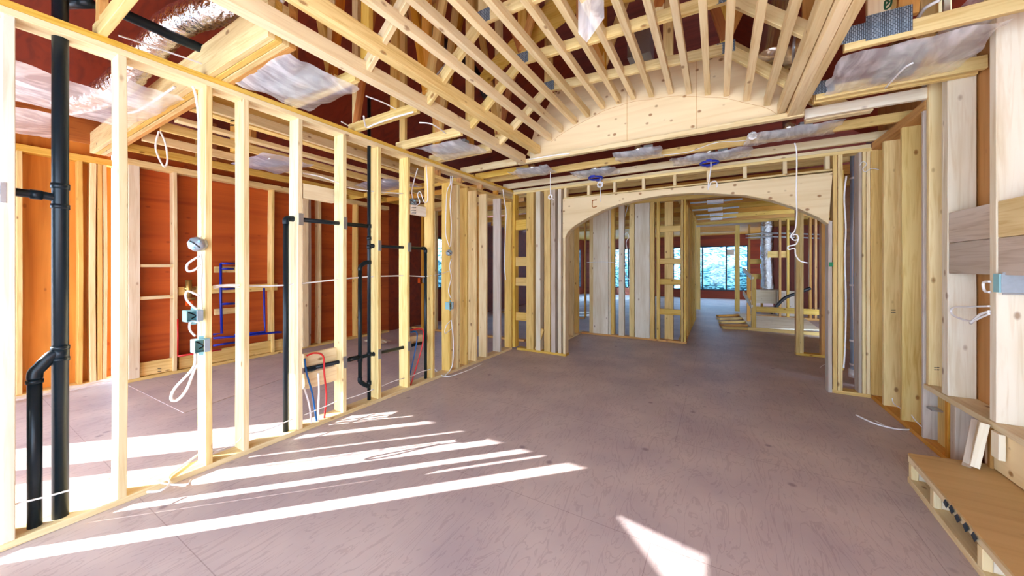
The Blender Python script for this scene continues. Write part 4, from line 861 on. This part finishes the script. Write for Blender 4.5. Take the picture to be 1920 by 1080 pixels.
wbox('switch_box', 790, 526, .12, .11, 'orangebox', 'small orange box behind the thin black riser', x=PY(790, 526, 5.86).x)

# ================================================================ CABLES
def cable(pts, label, x=None, y=None, z=None, r=.0055, name='electrical_cable', m='cable', group=None, k=6):
    paths = pts if isinstance(pts[0], list) else [pts]
    out = []
    for pth in paths:
        out.append([PX(a, b, x) if x is not None else (PY(a, b, y) if y is not None else PZ(a, b, z)) for a, b in pth])
    return tube(name, out if len(out) > 1 else out[0], r, m, label=label, cat='cable', group=group, k=k, seg=8)
XC = LW + .012
cable([(362, 162), (368, 185), (373, 230), (373, 300), (375, 380), (376, 445)], 'white cable running down the near stud to the large round box', x=XC - .05, r=.008)
cable([(376, 476), (378, 500), (376, 540), (378, 580)], 'white cable between the round box and the upper teal box', x=XC, r=.008)
cable([(374, 480), (352, 495), (352, 508), (365, 506), (376, 496)], 'small white loop just below the large round box', x=XC, r=.007)
cable([(374, 555), (352, 546), (349, 560), (362, 575), (369, 580)], 'white loop entering the upper teal box', x=XC, r=.007)
cable([(374, 604), (358, 603), (356, 618), (366, 630)], 'white loop between the two teal boxes', x=XC, r=.007)
cable([(366, 664), (362, 690), (328, 728), (321, 748), (333, 750), (350, 730), (366, 690), (374, 684)], 'large white cable loop hanging below the lower teal box', x=XC, r=.008)
cable([(380, 688), (374, 720), (376, 770), (372, 800), (374, 838), (378, 835), (377, 800), (385, 760), (383, 700), (380, 688)], 'thin twisted cord hanging on the sunlit foot of the near stud', x=XC, r=.0025)
cable([(400, 536), (440, 534), (480, 536), (530, 535), (570, 531), (634, 524), (690, 519), (760, 517), (800, 519)], 'long level white cable through the left partition studs', x=XP, r=.007)
cable([(400, 540), (425, 536), (445, 538), (457, 540)], 'short second cable beside the long level one', x=XP, r=.006)
cable([(568, 325), (600, 331), (637, 344)], 'white cable drooping between studs above the blank block', x=XP, r=.007)
cable([(650, 351), (690, 358), (755, 363)], 'white cable crossing high behind the paired stack', x=XP, r=.007)
cable([(18, 948), (110, 925), (206, 897)], 'taut cable low across the two black pipes', x=LW - .02, r=.005)
cable([(233, 890), (280, 900), (318, 908), (350, 908), (358, 900)], 'cable lying from the sunlit stud across the bottom plate', z=.05, r=.006)
cable([(276, 922), (300, 920), (318, 908), (316, 895), (330, 882), (372, 852), (385, 842)], 'white cable looping on the floor between the first studs', z=.05, r=.007)
cable([(398, 848), (440, 832), (452, 820)], 'thin cable between the teal box stud and the next', x=LW - .04, r=.004)
cable([(468, 813), (500, 806), (548, 786)], 'white cable low left of the left black riser', x=LW - .02, r=.005)
cable([(570, 778), (610, 762), (632, 752)], 'white cable low behind the supply tubes', x=LW - .03, r=.005)
cable([(650, 748), (680, 738), (700, 730)], 'white cable low behind the paired stack', x=LW - .03, r=.005)
cable([(716, 724), (740, 714), (758, 709)], 'white cable low in the bay of the knotty stud', x=LW - .03, r=.005)
cable([(770, 706), (790, 697), (808, 692)], 'white cable low beside the thin riser', x=LW - .03, r=.005)
cable([(815, 692), (835, 706), (870, 697), (904, 682)], 'white cable tip lying out on the floor from the far studs', z=.03, r=.006)
cable([(835, 704), (848, 685), (850, 640), (846, 600)], 'white cable pair dropping to the floor from the small teal box', x=XC, r=.006)
cable([(846, 600), (836, 612), (835, 625), (848, 615)], 'cable loop under the small teal box', x=XC, r=.005)
cable([(846, 560), (841, 545), (846, 520), (843, 500), (846, 486)], 'cable between the small round box and the small teal box', x=XC, r=.006)
cable([(843, 463), (836, 440), (836, 400), (838, 360), (844, 345), (845, 330)], 'left cable above the small round box', x=XC, r=.006)
cable([(845, 462), (846, 420), (844, 380), (847, 345), (848, 330)], 'right cable above the small round box', x=XC, r=.006)
cable([(800, 518), (825, 514), (842, 508)], 'thin cable reaching the far studs from the thin riser', x=LW - .02, r=.004)
cable([(799, 310), (801, 340), (802, 375), (795, 378), (788, 360), (783, 365), (787, 380), (778, 386)], 'curly white cable over the stamped block', x=LW - .02, r=.006)
cable([(783, 316), (776, 340), (772, 360), (774, 372)], 'white cables gathered into the grey round box', x=LW - .05, r=.007)
cable([(943, 355), (946, 380), (949, 400), (947, 450), (946, 500), (948, 525)], 'thick white cable down the golden corner stud', x=XC, r=.008)
cable([(298, 246), (292, 278), (307, 312), (314, 300), (310, 268), (300, 246)], 'white cord loop hanging below the foil duct', x=-4.2, r=.007)
cable([(240, 212), (258, 208), (280, 195), (310, 175), (328, 163)], 'white cable under the girder beam in the left room', z=2.74, r=.009)
bun = [[(355, 135), (385, 122), (420, 105), (450, 85), (485, 68), (500, 55), (520, 20), (530, 0)], [(372, 135), (400, 118), (430, 98), (465, 76), (490, 60), (512, 20)], [(400, 105), (402, 120), (395, 130), (410, 112), (445, 92), (480, 72), (505, 40), (522, 5)]]
tube('cable_bundle', [[PZ(a, b, H + .26 if b < 60 else H + .25) for a, b in q] for q in bun], .012, 'cable', label='bundle of white cables tied over the girder beam', cat='cable', k=5)
cable([(222, 66), (300, 92), (380, 120)], 'thin wire stretched above the left partition', z=2.88, r=.006)
cable([(640, 228), (700, 262), (745, 285)], 'wire crossing behind the left top plate', z=2.86, r=.006)
cable([(686, 180), (720, 193), (752, 210)], 'short white wire beside the left vault edge beam', z=2.86, r=.006)
cable([(682, 218), (687, 238), (705, 232), (740, 220), (775, 210)], 'white cable bending over the block of the left strip', z=H - .01, r=.008)
cable([(786, 230), (810, 233), (836, 250)], 'short curved wire by the middle wrapped light', z=H - .02, r=.006)
# hanging coils
def coil(px, top, cy_, y, label, n=5, r=.028, tail=None):
    a = PY(px, top, y); c = PY(px, cy_, y); pts = [a, a + (c - a) * .5]
    for k in range(n * 8 + 1):
        t = k * math.pi / 4; rr = r * (.8 + .25 * math.sin(k * 1.7)); pts.append(c + V(rr * math.sin(t), .012 * math.sin(k * .9), rr * math.cos(t) - r * .2))
    if tail: pts.append(PY(tail[0], tail[1], y))
    tube('hanging_cable', pts, .005, 'cable', label=label, cat='cable', k=2, seg=6)
coil(1032, 322, 368, 4.42, 'white cable hanging into a tight knot left of the arch', 6, .034, (1038, 375))
coil(1125, 325, 345, 4.93, 'white cable with round coil below the left blue ring', 4, .045, (1126, 378))
coil(1411, 262, 253, 4.46 - .1, 'flat cable coil at the light on the right vault corner', 4, .04)
cable([(1332, 298), (1333, 315), (1328, 345), (1328, 356)], 'straight drop of cable below the centre blue ring', y=4.88, r=.006)
cable([(1329, 352), (1333, 342), (1342, 340), (1345, 348), (1342, 352)], 'open hook of cable before the arch centre', y=4.95, r=.007)
cable([(1490, 268), (1494, 290), (1493, 360), (1494, 400), (1491, 430), (1483, 442), (1488, 450), (1497, 448), (1494, 440), (1486, 441)], 'long white cable hanging before the right end of the arch', y=4.4, r=.006)
cable([(1497, 448), (1492, 458), (1478, 462), (1479, 468), (1490, 466), (1492, 478), (1500, 489), (1514, 493)], 'curled end of the long hanging cable', y=4.4, r=.006)
cable([(1605, 778), (1640, 794), (1680, 804), (1712, 805), (1728, 800)], 'white cable curving over the floor by the right wall', z=.012, r=.007)
cable([(1641, 789), (1670, 802), (1700, 806)], 'thin second wire along the floor cable by the right wall', z=.01, r=.004)
cable([(1673, 747), (1676, 757), (1688, 765)], 'small wire out of the middle yellow board', x=RW - .01, r=.004)
cable([(1709, 778), (1716, 788), (1728, 800)], 'small wire out of the nearest yellow board', x=RW - .01, r=.004)
cable([(1856, 548), (1846, 545), (1844, 530), (1856, 528)], 'white loop leaving the square metal box', x=RW - .02, r=.007)
cable([(1855, 574), (1820, 575), (1790, 576), (1783, 584), (1792, 594), (1820, 602), (1840, 595), (1855, 588)], 'wide white cable loop left of the square metal box', x=RW - .02, r=.006)
cable([(1855, 584), (1838, 590), (1820, 606)], 'short white cable ends under the square metal box', x=RW - .02, r=.008)
cable([(1612, 310), (1618, 303), (1625, 308), (1618, 316), (1622, 322), (1634, 316), (1648, 318)], 'tangled thin wires at the top right of the arch wall', y=5.2, r=.004)
cable([(1587, 330), (1583, 370), (1586, 430), (1584, 480), (1586, 560), (1585, 640), (1582, 690)], 'white cable down the golden post right of the arch', y=5.24, r=.008)
cable([(1537, 690), (1545, 684), (1558, 682)], 'small wire loop on the floor at the right jamb', z=.02, r=.004)
cable([(1762, 0), (1735, 15), (1722, 33)], 'white cable end at the upper right roof opening', z=2.95, r=.010)
cable([(1712, 118), (1693, 130), (1660, 165)], 'white wire inside the largest wrapped light', z=H - .04, r=.006)
cable([(1240, 291), (1290, 285), (1340, 268), (1380, 265), (1410, 262)], 'thin cable strung along the ceiling between wrapped lights', z=H - .005, r=.004)
cable([(992, 299), (1040, 291), (1068, 288)], 'white wire lying on the pale edge board of the vault', y=3.97, r=.008)
cable([(1100, 492), (1130, 491), (1160, 493)], 'thin wire across the first broad white board', y=BY - .02, r=.004)
cable([(1178, 385), (1172, 405), (1168, 420)], 'white cable between the window gaps through the arch', y=BY + .12, r=.010)
cable([(1171, 440), (1176, 436), (1179, 445), (1174, 455), (1177, 480), (1170, 500), (1176, 520), (1184, 528), (1178, 540)], 'curly white cable in the window gap through the arch', y=BY + .02, r=.008)
cable([(1603, 350), (1600, 420), (1598, 520), (1601, 620), (1602, 690)], 'thin grey wire beside the grey pipe', y=5.9, r=.006)
for i, (px, py) in enumerate(((1559, 495),)):
    a = PY(px, py, 5.25); box('green_tag', (a.x - .02, a.x + .015), (5.248, 5.252), (a.z - .03, a.z + .02), 'greenplastic', label='small green tag on the right arch jamb', cat='tag', wob=0, ch=.0005)
for i, (pts, lb) in enumerate([([(1398, 440), (1450, 437), (1540, 440)], 'upper'), ([(1398, 446), (1450, 444), (1540, 447)], 'lower')]):
    cable(pts, '%s grey conduit across the far mechanical ceiling' % lb, y=12.8, r=.02, m='galv')
cable([(1445, 588), (1470, 560), (1500, 548), (1520, 540)], 'black flexible hose on the far mechanical floor', y=11.5, r=.04, m='blackplastic')
mech = thing('utility_cabinet', 'pale cabinet on the floor of the far mechanical corner', 'cabinet', tuple(PY(1478, 585, 12.6)))
a = PY(1481, 560, 12.7); box('cabinet_body', (a.x - .3, a.x + .2), (12.6, 13.0), (.0, .75), 'greywood', mech); box('cabinet_door', (a.x - .27, a.x + .17), (12.57, 12.598), (.05, .7), 'greywood', mech)
# paper scrap and step on the left room floor
meta(film_sheet(None, -5.4, 4.3, .07, .5, .25, -.05, 90, 'white', 'paper_scrap'), 'crumpled pale sheet lying on the left room floor', 'sheet')
meta(film_sheet(None, -6.38, .75, .04, .2, 1.1, -.01, 95, 'film', 'plastic_film'), 'plastic film strip lying along the foot of the orange wall', 'plastic film')
prism('floor_sheet', [PZ(238, 722, .0), PZ(345, 775, .0), PZ(560, 700, .0), PZ(528, 668, 0)], (0, 0, .006), 'subfloor', label='extra subfloor sheet lying on the left room floor', cat='sheet')
box('ladder_rail', (-4.35, -4.30), (7.5, 7.55), (0, 1.5), 'redpex', label='red rail glimpsed deep between the far studs of the left partition', cat='rail')
# outside: hedge mounds and a pale house beyond the far window
for i, (x, y, r, h) in enumerate(((-5.5, 30, 2.2, 2.6), (0.2, 33, 2.3, 2.3), (6.2, 31, 2.2, 2.9), (-13, 7, 2.0, 2.2), (-13, 14, 2.2, 2.5))):
    bm = bmesh.new(); bmesh.ops.create_icosphere(bm, subdivisions=4, radius=1)
    for v in bm.verts: v.co *= 1 + .28 * noise.noise(v.co * 2.2 + Vector((i * 9, 0, 0))) + .08 * noise.noise(v.co * 9)
    for v in bm.verts: v.co = Vector((v.co.x * r, v.co.y * r, v.co.z * h * .5))
    me = bpy.data.meshes.new('shrub'); bm.to_mesh(me); bm.free(); me.materials.append(MATS['spruce'])
    o = bpy.data.objects.new('garden_shrub', me); place(o, Matrix.Translation((x, y, h * .5 - .7)))
    meta(o, 'snowy blue green shrub outside the %s window, %s from the left' % (('far', ['first', 'second', 'third'][i]) if i < 3 else ('left room', ['first', 'second'][i - 3])), 'shrub', 'garden shrubs')
# marks written on the framing
def mark(parent, pts, m, r=.003, nm='pencil_mark'): return tube(nm, pts, r, m, parent, 3, 5)
wb = bpy.data.objects['roof_truss.003']
mark(wb, [PY(1658, 13, 2.928), PY(1667, 4, 2.928), PY(1660, 2, 2.928), PY(1660, 17, 2.928), PY(1670, 10, 2.928), PY(1672, -2, 2.928)], 'greenink', .005)
ah = bpy.data.objects['arched_header']
for q in ([(1110, 376), (1119, 375)], [(1111, 376), (1111, 388), (1119, 387)]): mark(ah, [PY(a_, b_, AY - .013) for a_, b_ in q], 'rust', .007, 'rust_stain')
def stamp(obj_label, plane, c0, px, py, wpx, hpx, rows=2):
    o = [k for k in bpy.data.objects if k.get('label') == obj_label][0]
    for r_ in range(rows):
        y_ = py + r_ * hpx
        n_ = 4
        for k in range(n_):
            xa = px + wpx * k / n_; mark(o, [plane(xa, y_, c0), plane(xa + wpx / n_ * .55, y_ - hpx * .3, c0)], 'ink', .0035, 'lumber_stamp')
stamp('middle yellow wide board of the right wall with stamps', PY, PX(1657, 600, RW).y - .001, 1671, 582, 9, 4)
stamp('stamped pale block high between studs left of the round box cables', PX, LW - .001, 772, 390, 9, 5, 3)
stamp('stamped kick board under the niche at the foot of the red wall', PX, -6.297, 296, 692, 7, 5)
stamp('deep stamped beam in the ceiling of the left room', PX, -3.929, 432, 228, 8, 8)
stamp('tall pale stud at the far end of the window ledge', PY, PX(1741, 600, RW).y - .001, 1752, 690, 10, 4)
dups = [k for k, v in LABELS.items() if len(v) > 1]
print('OBJECTS', len(bpy.data.objects), 'DUP LABELS', dups)
